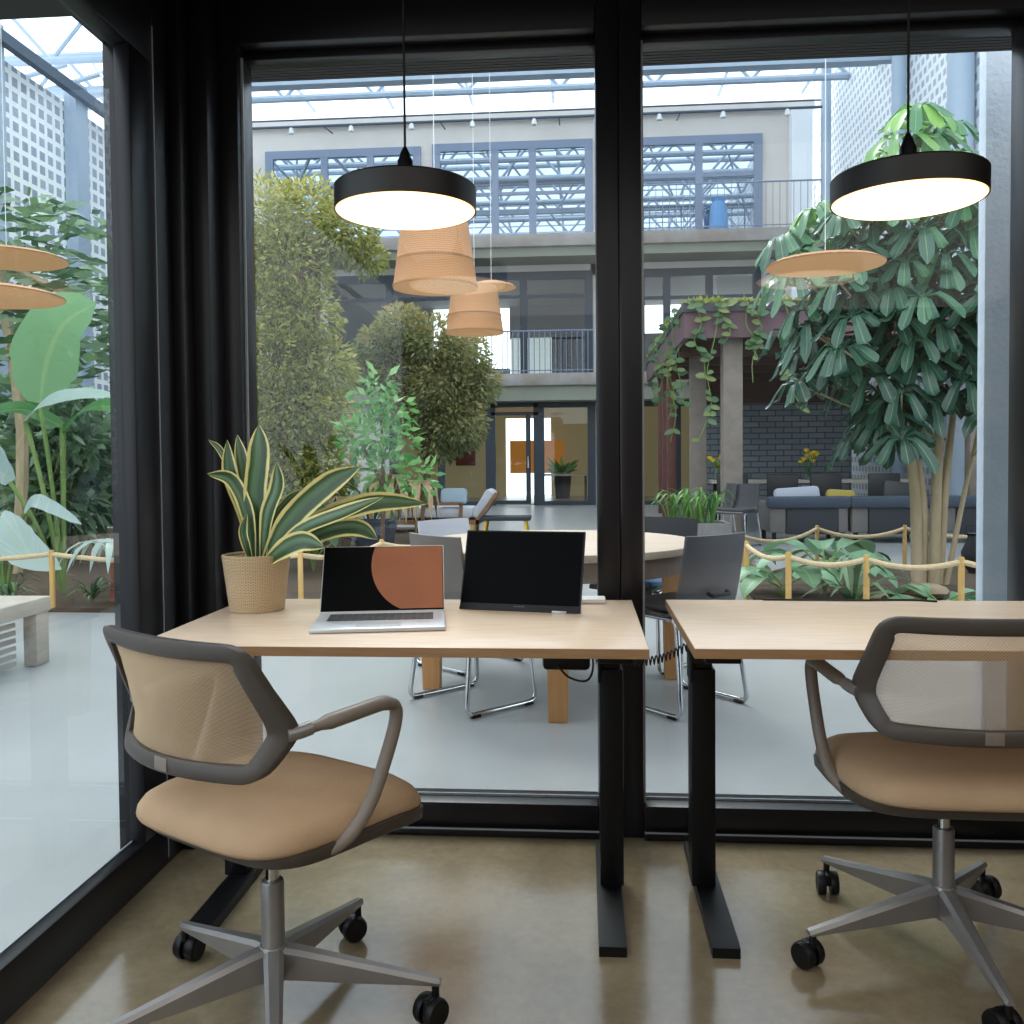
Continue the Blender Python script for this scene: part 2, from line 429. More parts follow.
    def dleaf(s, p, d, L, w, rnd=None):
        """small four-cornered leaf"""
        p = Vector(p); d = Vector(d).normalized()
        u = Vector((random.gauss(0, 1), random.gauss(0, 1), random.gauss(0, 1)))
        sd = d.cross(u).normalized() * w * .5
        m_ = p + d * L * .45
        s.add([p, m_ + sd, p + d * L, m_ - sd], [(0, 1, 2, 3)], [[(0, 0), (1, .5), (.5, 1), (0, .5)]], random.random() if rnd is None else rnd)
        return s
    def build(s, name, mat, parent=None, smooth=True, ang=40):
        me = bpy.data.meshes.new(name)
        me.from_pydata(s.v, [], s.f)
        u = me.uv_layers.new(name='uv'); u.data.foreach_set('uv', [c for q in s.uv for c in q])
        u = me.uv_layers.new(name='rnd'); u.data.foreach_set('uv', [c for q in s.rn for c in q])
        for m_ in (mat if isinstance(mat, (list, tuple)) else [mat]): me.materials.append(m_)
        me.polygons.foreach_set('material_index', s.mi)
        me.update()
        if smooth:
            me.polygons.foreach_set('use_smooth', [True] * len(me.polygons))
            me.set_sharp_from_angle(angle=R(ang))
        o = bpy.data.objects.new(name, me); col.objects.link(o)
        if parent is not None: o.parent = parent
        return o

def smooth(pts, n):
    """Catmull-Rom through the points, n segments per span"""
    p = [Vector(q) for q in pts]
    if len(p) < 3:
        return [p[0].lerp(p[-1], i / n) for i in range(n + 1)]
    p = [p[0] * 2 - p[1]] + p + [p[-1] * 2 - p[-2]]
    out = []
    k = max(2, n // (len(p) - 3))
    for i in range(1, len(p) - 2):
        for j in range(k):
            t = j / k
            out.append(.5 * ((2 * p[i]) + (p[i+1] - p[i-1]) * t + (2 * p[i-1] - 5 * p[i] + 4 * p[i+1] - p[i+2]) * t * t + (3 * p[i] - p[i-1] - 3 * p[i+1] + p[i+2]) * t ** 3))
    out.append(p[-2])
    return out

def fillet(pts, r, loop=False, n=5):
    """round the corners of a polyline"""
    p = [Vector(q) for q in pts]; m = len(p); out = []
    for i in range(m):
        if not loop and i in (0, m - 1):
            out.append(p[i]); continue
        a, b, c = p[i - 1], p[i], p[(i + 1) % m]
        d1 = a - b; d2 = c - b
        k = min(r, d1.length * .45, d2.length * .45)
        s0 = b + d1.normalized() * k; s1 = b + d2.normalized() * k
        for j in range(n + 1):
            t = j / n
            out.append(s0.lerp(b, t).lerp(b.lerp(s1, t), t))
    return out

def tag(o, label=None, cat=None, group=None, kind=None):
    if label: o['label'] = label
    if cat: o['category'] = cat
    if group: o['group'] = group
    if kind: o['kind'] = kind
    return o

def thing(name, label, cat, loc=(0, 0, 0), rz=0, group=None, kind=None):
    o = bpy.data.objects.new(name, None); col.objects.link(o)
    o.empty_display_size = .1
    o.location = loc; o.rotation_euler = (0, 0, rz)
    return tag(o, label, cat, group, kind)

def kids(o): return [c for c in bpy.data.objects if c.parent == o]

def dup(o, parent=None):
    c = o.copy(); col.objects.link(c); c.parent = parent
    for ch in kids(o): dup(ch, c)
    return c

def place(o, loc, rz=0, label=None, group=None):
    o.location = loc; o.rotation_euler = (0, 0, rz)
    return tag(o, label, None, group)

def struct(name, mb, mat, parent=None, label=None, cat=None, smooth=True):
    o = mb.build(name, mat, parent, smooth)
    if parent is None: tag(o, label, cat, None, 'structure')
    return o

# ------------------------------------------------------------------ room shell
WY, WX = 2.72, -1.19            # inner faces of the two glazed walls
struct('floor', MB().bb(-1.30, 4.0, -3.6, 2.80, -.05, 0), M['floor'], label='polished tan concrete floor of the office', cat='floor')
struct('ceiling', MB().bb(-1.30, 4.0, -3.6, 2.80, 2.62, 2.75), M['ceiling'], label='dark office ceiling above the desks', cat='ceiling')
struct('wall_back', MB().bb(-1.30, 4.0, -3.7, -3.6, 0, 2.62), M['plaster'], label='plain plaster wall behind the viewer', cat='wall')
struct('wall_right', MB().bb(4.0, 4.1, -3.6, 2.80, 0, 2.62), M['plaster'], label='plain plaster side wall of the office', cat='wall')
struct('wall_front', MB().bb(1.335, 4.0, WY, 2.86, 0, 2.62), M['frame'], label='black wall panel beside the last window', cat='wall')

# window_1: glazed side wall, runs away from the viewer
w1 = thing('window_1', 'tall black framed side window looking into the tropical planting', 'window', (WX, 0, 0), kind='structure')
f = MB()
f.bb(-.05, 0, -1.0, 2.47, 0, .118, .006); f.bb(-.11, -.05, -1.0, 2.47, 0, .06)              # sill
f.bb(-.06, 0, -1.0, 2.47, 2.265, 2.62, .006)        # head
f.bb(-.045, 0, 2.335, 2.47, .115, 2.27, .006)           # stile by the corner
f.bb(-.13, 0, -1.15, -1.0, 0, 2.62, .006)
f.bb(-.11, -.045, 2.40, 2.47, .0, 2.4, .004)
f.bb(-.11, -.06, 2.0, 2.47, 2.30, 2.62)
f.build('window_frame', M['frame'], w1)
e = MB(); e.bb(-.042, -.037, -1.0, 2.335, .113, .122); e.bb(-.002, .002, 2.464, 2.468, .02, 2.37)
e.build('glazing_bead', M['frame_hi'], w1)
g = MB(); g.add([(-.03, -1.0, .116), (-.03, 2.337, .116), (-.03, 2.337, 2.267), (-.03, -1.0, 2.267)], [(0, 1, 2, 3)])
g.build('pane', M['glass_side'], w1, False)
# solid wall behind the viewer on the same side
struct('wall_left', MB().bb(-1.30, -1.19, -3.6, -1.15, 0, 2.62), M['frame'], label='black wall panel at the near end of the side window', cat='wall')

# corner post
cp = MB()
cp.bb(-1.30, -1.19, 2.47, 2.86, 0, 2.62, .005)
cp.bb(-1.19, -1.155, 2.56, 2.75, 0, 2.62, .004)
cp.bb(-1.155, -1.10, 2.62, 2.80, 0, 2.62, .004)
struct('trim_1', cp, M['frame'], label='stepped black corner post between the two glazed walls', cat='post')

def rear_window(name, x0, x1, stile_l, stile_r, label):
    w = thing(name, label, 'window', (0, WY, 0), kind='structure')
    f = MB()
    f.bb(x0 - stile_l, x0, -.002, .13, 0, 2.62, .006)
    f.bb(x1, x1 + stile_r, -.002, .13, 0, 2.62, .006)
    f.bb(x0, x1, 0, .12, 0, .098, .005)
    f.bb(x0, x1, -.02, .02, 0, .022, .004)
    f.bb(x0, x1, 0, .12, 2.43, 2.62, .005)
    f.bb(x0, x1, .06, .12, 2.405, 2.43, .003)
    f.build('window_frame', M['frame'], w)
    e = MB(); e.bb(x0, x1, .060, .066, .098, .105); e.bb(x0, x1, -.021, -.018, .022, .027)
    e.bb(x0 - .001, x0 + .007, .028, .034, .10, 2.40); 
    e.build('glazing_bead', M['frame_hi'], w)
    g = MB(); g.add([(x0, .07, .096), (x1, .07, .096), (x1, .07, 2.43), (x0, .07, 2.43)], [(0, 1, 2, 3)])
    g.build('pane', M['glass'], w, False)
rear_window('window_2', -1.045, .046, .105, .068, 'black framed floor to ceiling window behind the laptop desk')
rear_window('window_3', .182, 1.292, .068, .043, 'black framed floor to ceiling window behind the empty desk')

# soffit and roof of the glass office box, outside
so = MB()
for i in range(8):
    so.bb(-1.45, 4.1, 2.855 + i * .02, 2.870 + i * .02, 2.435, 2.47)
so.bb(-1.45, 4.1, 2.85, 3.02, 2.445, 2.62)
struct('trim_2', so, M['cladding'], label='grooved dark cladding strip above the rear windows', cat='cladding')
struct('roof', MB().bb(-1.45, 4.15, -3.75, 3.02, 2.76, 2.86), M['frame'], label='flat dark roof of the office box', cat='roof')
struct('beam', MB().bb(-9.9, -1.46, 2.88, 3.02, 2.69, 2.85), M['frame'], label='dark steel beam running off above the side window', cat='beam')

# ------------------------------------------------------------------ desks
def make_desk(label):
    t = thing('desk', label, 'desk', (0, 0, 0))
    top = MB().bb(-.58, .58, -.342, .342, .716, .738, .0015).build('desktop', M['oak'], t)
    ed = MB()
    ed.bb(-.5805, .5805, -.3428, -.3405, .7155, .7365); ed.bb(-.5808, -.5788, -.3425, .3425, .7155, .7365); ed.bb(.5788, .5808, -.3425, .3425, .7155, .7365)
    ed.build('edge_band', M['oak_edge'], t)
    for sx in (-1, 1):
        c = MB()
        x = sx * .510
        c.bb(x - .031, x + .031, .05, .13, .026, .60, .003)
        c.bb(x - .024, x + .024, .058, .122, .60, .69, .003)
        c.bb(x - .034, x - .024, .048, .132, .565, .665, .002)
        c.bb(x - .04, x + .04, -.28, .30, .690, .716, .003)
        leg = c.build('leg', M['black_metal'], t)
        fm = MB()
        xx = x + (.012 if sx < 0 else -.008)
        fm.loft([[(xx - .032, y, 0), (xx + .032, y, 0), (xx + .032, y, h), (xx - .032, y, h)] for y, h in ((-.245, .024), (-.22, .028), (.315, .028), (.34, .024))])
        fm.build('foot', M['black_metal'], leg, ang=20)
    MB().bb(-.47, .47, .07, .105, .675, .714, .003).build('crossbar', M['black_metal'], t)
    return t
d1 = make_desk('pale oak desk carrying the laptop, screen and potted plant')
place(d1, (-.437, 2.302, 0))
d2 = dup(d1); place(d2, (.823, 2.312, 0), 0, 'empty pale oak desk with nothing but a thin cable on it')
# fittings below the two tops
mb = MB(); mb.box((.395, -.01, .668), (.12, .10, .094), bev=.012); mb.build('control_box', M['black'], d1)
mb = MB(); mb.tube(smooth([(.37, -.055, .64), (.40, -.08, .612), (.445, -.09, .605), (.462, -.06, .635), (.452, -.01, .70)], 24), .0028, 6); mb.build('cable', M['cord'], d1)
mb = MB(); mb.tube(fillet([(-.477, .04, .65), (-.455, .04, .645), (-.448, .04, .665)], .008), .004, 6); mb.bb(-.485, -.472, .03, .05, .64, .69); mb.build('hook', M['black'], d2)
mb = MB(); mb.box((-.555, -.15, .695), (.035, .07, .04), rx=.3, bev=.006); mb.build('cable_clip', M['black'], d2)
mb = MB()
pts = []
for i in range(361):
    u = i / 360
    c = Vector((.075 + u * .185, 2.25 - u * .07, .655 + .05 * u * u - .012 * math.sin(PI * u)))
    a = u * 2 * PI * 20
    pts.append(c + Vector((0, math.cos(a) * .010, math.sin(a) * .010)))
tag(mb.tube(pts, .0019, 5).build('coiled_cable', M['cord']), 'black coiled cable stretched between the two desk edges', 'cable')
mb = MB(); mb.tube(smooth([(.52, 2.645, .741), (.68, 2.636, .7415), (.80, 2.634, .7415), (.93, 2.645, .741), (1.0, 2.62, .741)], 30), .003, 6)
tag(mb.build('thin_cable', M['cord']), 'thin black cable lying along the rear edge of the empty desk', 'cable')
mb = MB(); mb.box((.0, 2.602, .745), (.13, .07, .013), bev=.003)
tag(mb.build('notepad', M['white']), 'small white pad lying behind the black screen', 'notepad')

# ------------------------------------------------------------------ laptop
lp = thing('laptop', 'open silver laptop with a copper half circle on its dark screen', 'laptop', (-.511, 2.232, .738), R(9.5))
W_, D_ = .328, .222
MB().box((0, 0, .0065), (W_, D_, .011), bev=.004).build('base', M['silver'], lp)
k = MB()
for r_ in range(5):
    for c_ in range(14):
        k.bb(-.130 + c_ * .0187, -.1145 + c_ * .0187, .075 - r_ * .0195, .091 - r_ * .0195, .0118, .0132)
k.bb(-.134, .134, -.006, .095, .0118, .0122)
k.build('keyboard', M['keys'], lp, False)
MB().box((0, -.062, .0121), (.11, .07, .0012), bev=.0005).build('touchpad', P('touchpad_grey', '#b6b7ba', .4), lp)
LH = .206
lid = thing('lid', None, None); lid.parent = lp; lid.location = (0, .108, .012); lid.rotation_euler = (R(-37), 0, 0)
bpy.data.objects.remove(lid)
def lidpt(u, v, d=0):
    a = R(37)
    return (u, .108 + v * math.sin(a) - d * math.cos(a), .012 + v * math.cos(a) + d * math.sin(a))
def lidbox(u0, u1, v0, v1, d0, d1):
    return MB().add([lidpt(u, v, d) for d in (d0, d1) for u, v in ((u0, v0), (u1, v0), (u1, v1), (u0, v1))],
                    [(0, 3, 2, 1), (4, 5, 6, 7), (0, 1, 5, 4), (1, 2, 6, 5), (2, 3, 7, 6), (3, 0, 4, 7)])
lido = lidbox(-W_ / 2, W_ / 2, 0, LH, -.005, 0).build('lid', M['silver'], lp, False)
lidbox(-W_ / 2 + .002, W_ / 2 - .002, .006, LH - .002, 0, .0008).build('display', M['screen'], lido, False)
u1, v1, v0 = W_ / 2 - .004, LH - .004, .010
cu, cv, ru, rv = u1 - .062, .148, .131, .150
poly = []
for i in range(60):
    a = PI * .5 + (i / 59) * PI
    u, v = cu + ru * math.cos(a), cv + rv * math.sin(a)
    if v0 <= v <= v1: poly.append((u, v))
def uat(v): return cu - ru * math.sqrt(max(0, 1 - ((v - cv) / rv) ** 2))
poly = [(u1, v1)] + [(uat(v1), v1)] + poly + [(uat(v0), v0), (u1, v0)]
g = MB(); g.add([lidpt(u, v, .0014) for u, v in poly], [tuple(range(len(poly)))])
g.build('copper_half_disc', M['copper'], lido, False)  # flat copper half ellipse laid on the display

# ------------------------------------------------------------------ second screen
sn = thing('portable_monitor', 'black tilted screen standing right of the laptop', 'monitor', (-.174, 2.44, .738), R(-12))
a = R(19)
def mp_(u, v, d=0): return (u, v * math.sin(a) - d * math.cos(a), .006 + v * math.cos(a) + d * math.sin(a))
def mbox(u0, u1, v0, v1, d0, d1):
    return MB().add([mp_(u, v, d) for d in (d0, d1) for u, v in ((u0, v0), (u1, v0), (u1, v1), (u0, v1))],
                    [(0, 3, 2, 1), (4, 5, 6, 7), (0, 1, 5, 4), (1, 2, 6, 5), (2, 3, 7, 6), (3, 0, 4, 7)])
bod = mbox(-.171, .171, 0, .220, -.010, 0).build('housing', M['black'], sn, False)
mbox(-.167, .167, .013, .216, 0, .001).build('display', M['screen'], sn, False)
lg = MB()
for i, q in enumerate((.0, .007, .013, .020, .025)):
    uu = -.014 + q
    lg.add([mp_(uu, .005, .0012), mp_(uu + .004, .005, .0012), mp_(uu + .004, .0085, .0012), mp_(uu, .0085, .0012)], [(0, 1, 2, 3)])
lg.build('maker_mark', P('grey_print', '#55585c', .5), sn, False)
mbox(-.171, .171, -.006, 0, -.018, .004).build('hinge_bar', M['black'], sn, False)
st = MB(); st.add([(-.12, .045, .12), (.12, .045, .12), (.12, .13, 0), (-.12, .13, 0), (-.12, .049, .12), (.12, .049, .12), (.12, .135, 0), (-.12, .135, 0)],
                  [(0, 3, 2, 1), (4, 5, 6, 7), (0, 1, 5, 4), (1, 2, 6, 5), (2, 3, 7, 6), (3, 0, 4, 7)])
st.build('kickstand', M['black'], sn, False)
MB().box((.115, -.004, .003), (.04, .012, .006), bev=.001).build('foot', M['silver'], sn)

# ------------------------------------------------------------------ snake plant in woven pot
pp = thing('potted_snake_plant', 'yellow edged sword leaf plant in a woven jute pot on the desk', 'potted plant', (-.91, 2.45, .7385))
pot = MB()
prof = []
for i in range(45):
    q = i / 44
    prof.append((.074 + .019 * q + .0014 * math.sin(i * PI), .155 * q))
prof2 = []
for i in range(1, 22):
    z0 = (i - 1) / 21 * .155; r0 = .074 + .019 * (i - .5) / 21
    for t in (0, .25, .5, .75): prof2.append((r0 + .0022 * math.sin(t * PI) - .001, z0 + t * .155 / 21))
prof2 += [(.093, .155), (.088, .157), (.086, .150), (.084, .135)]
pot.lathe([(.02, 0), (.070, 0)] + prof2, 48); pot.build('pot', M['jute'], pp, ang=80)
MB().lathe([(.001, .135), (.084, .135)], 24).build('soil', M['soil'], pp)
LV = [
([(0.008, 0.0, 0.13), (0.009, -0.02, 0.306), (0.026, -0.03, 0.431), (0.021, -0.02, 0.516)], 0.065, (0, -1, 0)),
([(-0.005, 0.01, 0.13), (-0.02, 0.01, 0.291), (-0.038, 0.01, 0.403), (-0.057, 0.02, 0.491)], 0.042, (.3, -1, 0)),
([(-0.016, 0.01, 0.13), (-0.028, 0.0, 0.263), (-0.065, -0.01, 0.376), (-0.074, -0.01, 0.476)], 0.044, (.2, -1, 0)),
([(-0.022, 0.02, 0.13), (-0.065, 0.04, 0.332), (-0.114, 0.05, 0.441), (-0.154, 0.05, 0.478)], 0.020, (0, -1, .2)),
([(-0.002, -0.02, 0.13), (-0.011, -0.03, 0.265), (-0.054, -0.03, 0.362), (-0.117, -0.05, 0.382)], 0.040, (.2, -1, .2)),
([(0.022, -0.01, 0.13), (0.046, -0.03, 0.265), (0.076, -0.03, 0.348), (0.074, -0.03, 0.411)], 0.046, (-.2, -1, 0)),
([(0.015, 0.02, 0.13), (0.045, 0.02, 0.248), (0.086, 0.02, 0.304), (0.13, 0.02, 0.335)], 0.026, (0, -1, .6)),
([(0.028, -0.01, 0.13), (0.105, -0.04, 0.243), (0.213, -0.05, 0.342), (0.311, -0.05, 0.398)], 0.067, (0, -1, .1)),
([(0.032, -0.02, 0.13), (0.146, -0.08, 0.222), (0.267, -0.1, 0.271), (0.387, -0.1, 0.318)], 0.044, (0, -.8, .5)),
([(0.028, 0.0, 0.13), (0.151, 0.01, 0.229), (0.318, 0.03, 0.294), (0.479, 0.05, 0.292)], 0.060, (0, -1, .2)),
([(0.032, -0.01, 0.13), (0.20, -0.05, 0.215), (0.30, -0.05, 0.232), (0.355, -0.04, 0.200)], 0.048, (0, -1, .2)),
([(0.035, -0.03, 0.13), (0.11, -0.09, 0.178), (0.17, -0.11, 0.200), (0.23, -0.12, 0.185)], 0.056, (0, -1, .2)),
([(0.028, -0.01, 0.13), (0.132, -0.02, 0.195), (0.2, -0.01, 0.222), (0.231, 0.0, 0.249)], 0.048, (0, -1, .3)),
([(-0.001, -0.03, 0.13), (-0.01, -0.05, 0.184), (-0.018, -0.05, 0.225), (-0.006, -0.05, 0.272)], 0.024, (.4, -1, 0)),
]
def sword(t): return (min(1, .42 + 1.6 * t) if t < .36 else 1) * (1 - max(0, (t - .62) / .38) ** 2.2)
for pts, w, nr in LV:
    MB().leaf(pts, w, nr, n=18, fold=.35, prof=sword).build('leaf', M['snake'], pp, ang=180)

# ------------------------------------------------------------------ pendant lamps
def make_pendant(label):
    t = thing('pendant_lamp', label, 'pendant lamp', (0, 0, 0), group='black disc pendants over the desks')
    MB().lathe([(.176, .004), (.1805, .002), (.181, .060), (.176, .065), (.02, .070), (.001, .070)], 64, caps=False).build('shade', M['shade_black'], t)
    MB().lathe([(.001, .001), (.10, .0), (.174, .001), (.177, .004), (.177, .02)], 64, caps=False).build('diffuser', M['diffuser'], t)
    MB().lathe([(.022, .06), (.020, .132), (.016, .138), (.013, .150), (.009, .158), (.004, .168)], 24).build('cap', M['black'], t)
    MB().tube([(0, 0, .14), (0, 0, .832)], .0032, 8).build('cord', M['cord'], t)
    return t
p1 = make_pendant('lit black disc pendant hanging over the laptop desk')
place(p1, (-.446, 2.30, 1.786))
p2 = dup(p1); place(p2, (.802, 2.30, 1.776), 0, 'lit black disc pendant hanging in front of the umbrella tree')
for c in kids(p2):
    if c.name.startswith('cord'): c.scale.z = 1.02

# ------------------------------------------------------------------ office chairs
def back_y(x, z):
    if z > .646: c = 1.9 + (.72 - 1.9) * (z - .646) / .178
    else: c = 1.9 + (1.2 - 1.9) * (.646 - z) / .085
    return -.254 - .024 * (z - .56) / .264 + c * x * x

def make_office_chair(label, leg_rot, off=(0, 0)):
    t = thing('office_chair', label, 'office chair')
    # seat: lofted cushion
    def plan(k, inset, z, nseg=48, rear=0):
        ring = []
        for i in range(nseg):
            a = 2 * PI * i / nseg
            ca, sa = math.cos(a), math.sin(a)
            e = 2 / 4.4
            x = math.copysign(abs(ca) ** e, ca); y = math.copysign(abs(sa) ** e, sa)
            hw = .257 - inset - .02 * max(0, -y)
            px = x * hw; py = .024 + y * (.247 - inset - (rear if y < 0 else 0))
            dz = -.028 * max(0, (py - .02) / .22) ** 2 - .018 * (px / .25) ** 4 * k + .010 * max(0, (-py) / .22) ** 2 * k
            if py < -.1: dz -= .02 * ((-py - .1) / .13) ** 2 * k
            ring.append((px, py, z + dz))
        return ring
    s = MB(); s.loft([plan(0, .020, .408), plan(0, .003, .412), plan(.3, 0, .422), plan(.6, .002, .438), plan(.8, .012, .454), plan(1, .035, .466), plan(1, .09, .473), plan(1, .16, .474), plan(1, .225, .473)])
    s.build('seat', M['seat'], t, ang=180)
    s = MB(); s.loft([plan(0, i_, z_, rear=.035) for i_, z_ in ((.11, .366), (.05, .370), (.010, .378), (-.002, .386), (-.004, .410), (.004, .413), (.02, .413))])
    s.build('seat_shell', M['chair_frame'], t, ang=60)
    # back frame
    poly = [(-.217, .824), (.217, .824), (.254, .650), (.212, .559), (-.212, .559), (-.254, .650)]
    fr = fillet([(x, 0, z) for x, z in poly], .042, True, 6)
    # subdivide long edges
    path = []
    for i in range(len(fr)):
        p, q = fr[i], fr[(i + 1) % len(fr)]
        k = max(1, int((q - p).length / .04))
        for j in range(k): path.append(p.lerp(q, j / k))
    m = len(path); rings = []; inner = []
    for i, p in enumerate(path):
        tg = (path[(i + 1) % m] - path[i - 1]).normalized()
        nin = Vector((-tg.z, 0, tg.x)); 
        if nin.dot(Vector((0, 0, .69)) - p) < 0: nin = -nin
        w, th = (.034 if p.z > .79 or p.z < .575 else .038), .011
        ring = []
        for a_, b_ in ((0, -.7), (.12, -1), (.85, -1), (1, -.6), (1, .6), (.85, 1), (.12, 1), (0, .7)):
            q = p + nin * w * a_
            ring.append((q.x, back_y(q.x, q.z) + b_ * th, q.z))
        rings.append(ring)
        inner.append(p + nin * w * .8)
    MB().loft(rings, True, False, loop=True).build('back_frame', M['chair_frame'], t, ang=50)
    # mesh
    cen = Vector((0, 0, .69)); rr = []
    for k_ in (1, .85, .7, .55, .4, .25, .1, .004):
        ring = []
        for p in inner:
            q = cen.lerp(p, k_); ring.append((q.x, back_y(q.x, q.z) + .004 - .012 * (1 - k_ * k_), q.z))
        rr.append(ring)
    mm = MB().loft(rr, True, False); mm.add(rr[-1], [tuple(range(len(rr[-1])))]); mm.build('back_mesh', M['mesh'], t, ang=180)
    MB().box((0, back_y(0, .575) - .0105, .578), (.038, .004, .026), bev=.0015).build('clip', M['arm'], t)
    for sx in (-1, 1):
        pts = smooth([(sx * .247, -.145, .648), (sx * .266, -.06, .657), (sx * .279, .03, .664)], 8)
        dn = [(sx * .280, .05, .664), (sx * .281, .083, .651), (sx * .280, .086, .616), (sx * .277, .06, .55), (sx * .271, .02, .47), (sx * .258, -.03, .415), (sx * .22, -.075, .388), (sx * .14, -.095, .378)]
        path = pts + smooth(dn, 42)
        n = len(path)
        rad = [.012 if i < 3 else (.0175 if i < 12 else .0148) for i in range(n)]
        ar = MB().tube(path, rad, 12, flat=.85).build('armrest', M['arm'], t, ang=180)
        MB().tube([(sx * .238, -.163, .646), (sx * .249, -.138, .649), (sx * .254, -.120, .652)], .0135, 12).build('arm_joint', M['alu'], ar)
    O = Vector((*off, 0))
    MB().lathe([(.0235, .10), (.0235, .285), (.022, .290), (.014, .291)], 28, O).build('column', M['alu'], t)
    MB().lathe([(.014, .29), (.014, .365)], 18, O).build('piston', M['chrome'], t)
    MB().box((0, -.01, .362), (.16, .20, .03), bev=.012).build('mechanism', M['black'], t)
    MB().lathe([(.018, .075), (.024, .08), (.030, .09), (.032, .145), (.027, .157)], 28, O).build('hub', M['alu'], t)
    for i in range(5):
        a_ = leg_rot + i * 2 * PI / 5
        d = Vector((math.cos(a_), math.sin(a_), 0)); sd = Vector((-d.y, d.x, 0))
        rings = []
        for r_, hw, z0, z1 in ((.015, .021, .088, .155), (.05, .020, .088, .150), (.15, .0165, .083, .128), (.26, .013, .080, .104), (.318, .0115, .078, .092), (.322, .009, .080, .090)):
            c = d * r_ * 1.08 + O
            rings.append([c - sd * hw * .8 + Vector((0, 0, z0)), c + sd * hw * .8 + Vector((0, 0, z0)), c + sd * hw + Vector((0, 0, z1 - .008)), c + sd * hw * .55 + Vector((0, 0, z1)), c - sd * hw * .55 + Vector((0, 0, z1)), c - sd * hw + Vector((0, 0, z1 - .008))])
        lg = MB().loft(rings).build('leg', M['alu'], t, ang=35)
        # caster, swivelled
        sw = a_ + (.9, -.7, 1.9, .4, -1.3)[i]
        fdir = Vector((math.cos(sw), math.sin(sw), 0)); ax = Vector((-fdir.y, fdir.x, 0))
        cc = d * .336 + O
        ca = MB().tube([cc + Vector((0, 0, .085)), cc + Vector((0, 0, .05))], .008, 10)
        wc = cc - fdir * .014 + Vector((0, 0, .0298))
        ca.box(wc + Vector((0, 0, .012)), (.034, .016, .032), rz=sw, bev=.005)
        co = ca.build('caster', M['black'], lg)
        for q in (-1, 1):
            rings = []
            for off, r_ in ((.006, .018), (.006, .0285), (.010, .0298), (.020, .0298), (.026, .027), (.027, .022), (.025, .012)):
                base = wc + ax * off * q
                rings.append([base + fdir * (math.cos(2 * PI * k / 24) * r_) + Vector((0, 0, math.sin(2 * PI * k / 24) * r_)) for k in range(24)])
            if q < 0: rings = [list(reversed(r_)) for r_ in rings]
            MB().loft(rings).build('wheel', M['black'], co)
    return t
yaw1 = R(-29.9)
c1 = make_office_chair('tan office chair turned aslant before the laptop desk', R(1.5) - yaw1, (.066, -.058))
place(c1, (-.670, 1.870, 0), yaw1)
c2 = make_office_chair('tan office chair facing the empty desk squarely, back to us', R(54))
place(c2, (.833, 2.136, 0), R(-1))
for c in (c1, c2): c['group'] = 'tan mesh back office chairs'

# ================================================================== atrium outside
struct('ground', MB().add([(-14, 2.8, -.002), (10, 2.8, -.002), (10, 30, -.002), (-14, 30, -.002), (-14, -6, -.002), (-1.3, -6, -.002), (-1.3, 2.8, -.002), (-14, 2.8, -.002)],
       [(0, 1, 2, 3), (4, 5, 6, 7)]), M['ground'], label='pale polished concrete floor of the atrium', cat='floor')
struct('atrium_wall', MB().bb(-10.25, -10.0, -6, 23, 0, 8.2), M['blocks'], label='white glass block wall beyond the side window', cat='wall')
struct('atrium_wall', MB().bb(6.2, 6.4, 4, 27, 0, 12), M['screen_blocks'], label='white perforated block wall beyond the umbrella tree', cat='wall')
def column(x, y, z1, r, label, m='steel', cap=True):
    mb = MB().lathe([(r * 1.5, 0), (r * 1.5, .03), (r, .03), (r, z1)], 20, (x, y, 0))
    return struct('column', mb, M[m], label=label, cat='column')
for i, y in enumerate((12.0, 14.6, 17.2, 19.8)):
    struct('column', MB().bb(-9.99, -9.75, y - .22, y + .22, 0, 8.6), M['steel'], label='pale pilaster dividing the glass block wall, beyond the side window', cat='column')['group'] = 'pilasters of the glass block wall'
column(5.95, 22.6, 12, .12, 'slim pale blue steel column at the corner of the far building')
column(6.0, 17.7, 12, .13, 'pale blue steel pipe column against the perforated wall, above the umbrella tree')
column(6.0, 14.9, 12, .20, 'thick pale blue column against the perforated wall beside the black pendant')
mb = MB(); mb.bb(1.500, 1.612, 3.50, 3.56, 0, 3.6, .004)
struct('pillar', mb, M['steel_col'], label='square pale blue post just outside the window by the empty desk', cat='post')

# roof steelwork
def truss(y, zb, label, x0=-16, x1=6.2, h=1.25, n=9):
    mb = MB()
    mb.tube([(x0, y, zb), (x1, y, zb)], .09, 8); mb.tube([(x0, y, zb + h), (x1, y, zb + h)], .09, 8)
    for i in range(n):
        xa = x0 + (x1 - x0) * i / n; xb = x0 + (x1 - x0) * (i + 1) / n; xm = (xa + xb) / 2
        mb.tube([(xa, y, zb), (xm, y, zb + h)], .045, 6); mb.tube([(xm, y, zb + h), (xb, y, zb)], .045, 6)
    o = struct('roof_truss', mb, M['steel'], label=label, cat='truss'); o['group'] = 'steel trusses below the glass roof'
    return o
t0 = truss(21.6, 9.95, 'pale blue steel lattice truss spanning below the glass roof', n=10)
for i, y in enumerate((19.2, 16.8, 14.4, 12.0, 9.6, 7.2)):
    c = t0.copy(); col.objects.link(c); c.location = (0, y - 21.6, .05 * (i + 1))
mb = MB()
for x in [-10 + 16.2 * i / 7 for i in range(8)]:
    mb.tube([(x, 3.2, 11.35), (x, 26, 11.35)], .05, 6)
for i in range(12):
    y = 6 + i * 1.6
    mb.tube([(-10, y, 11.45), (6.2, y, 11.45)], .03, 6)
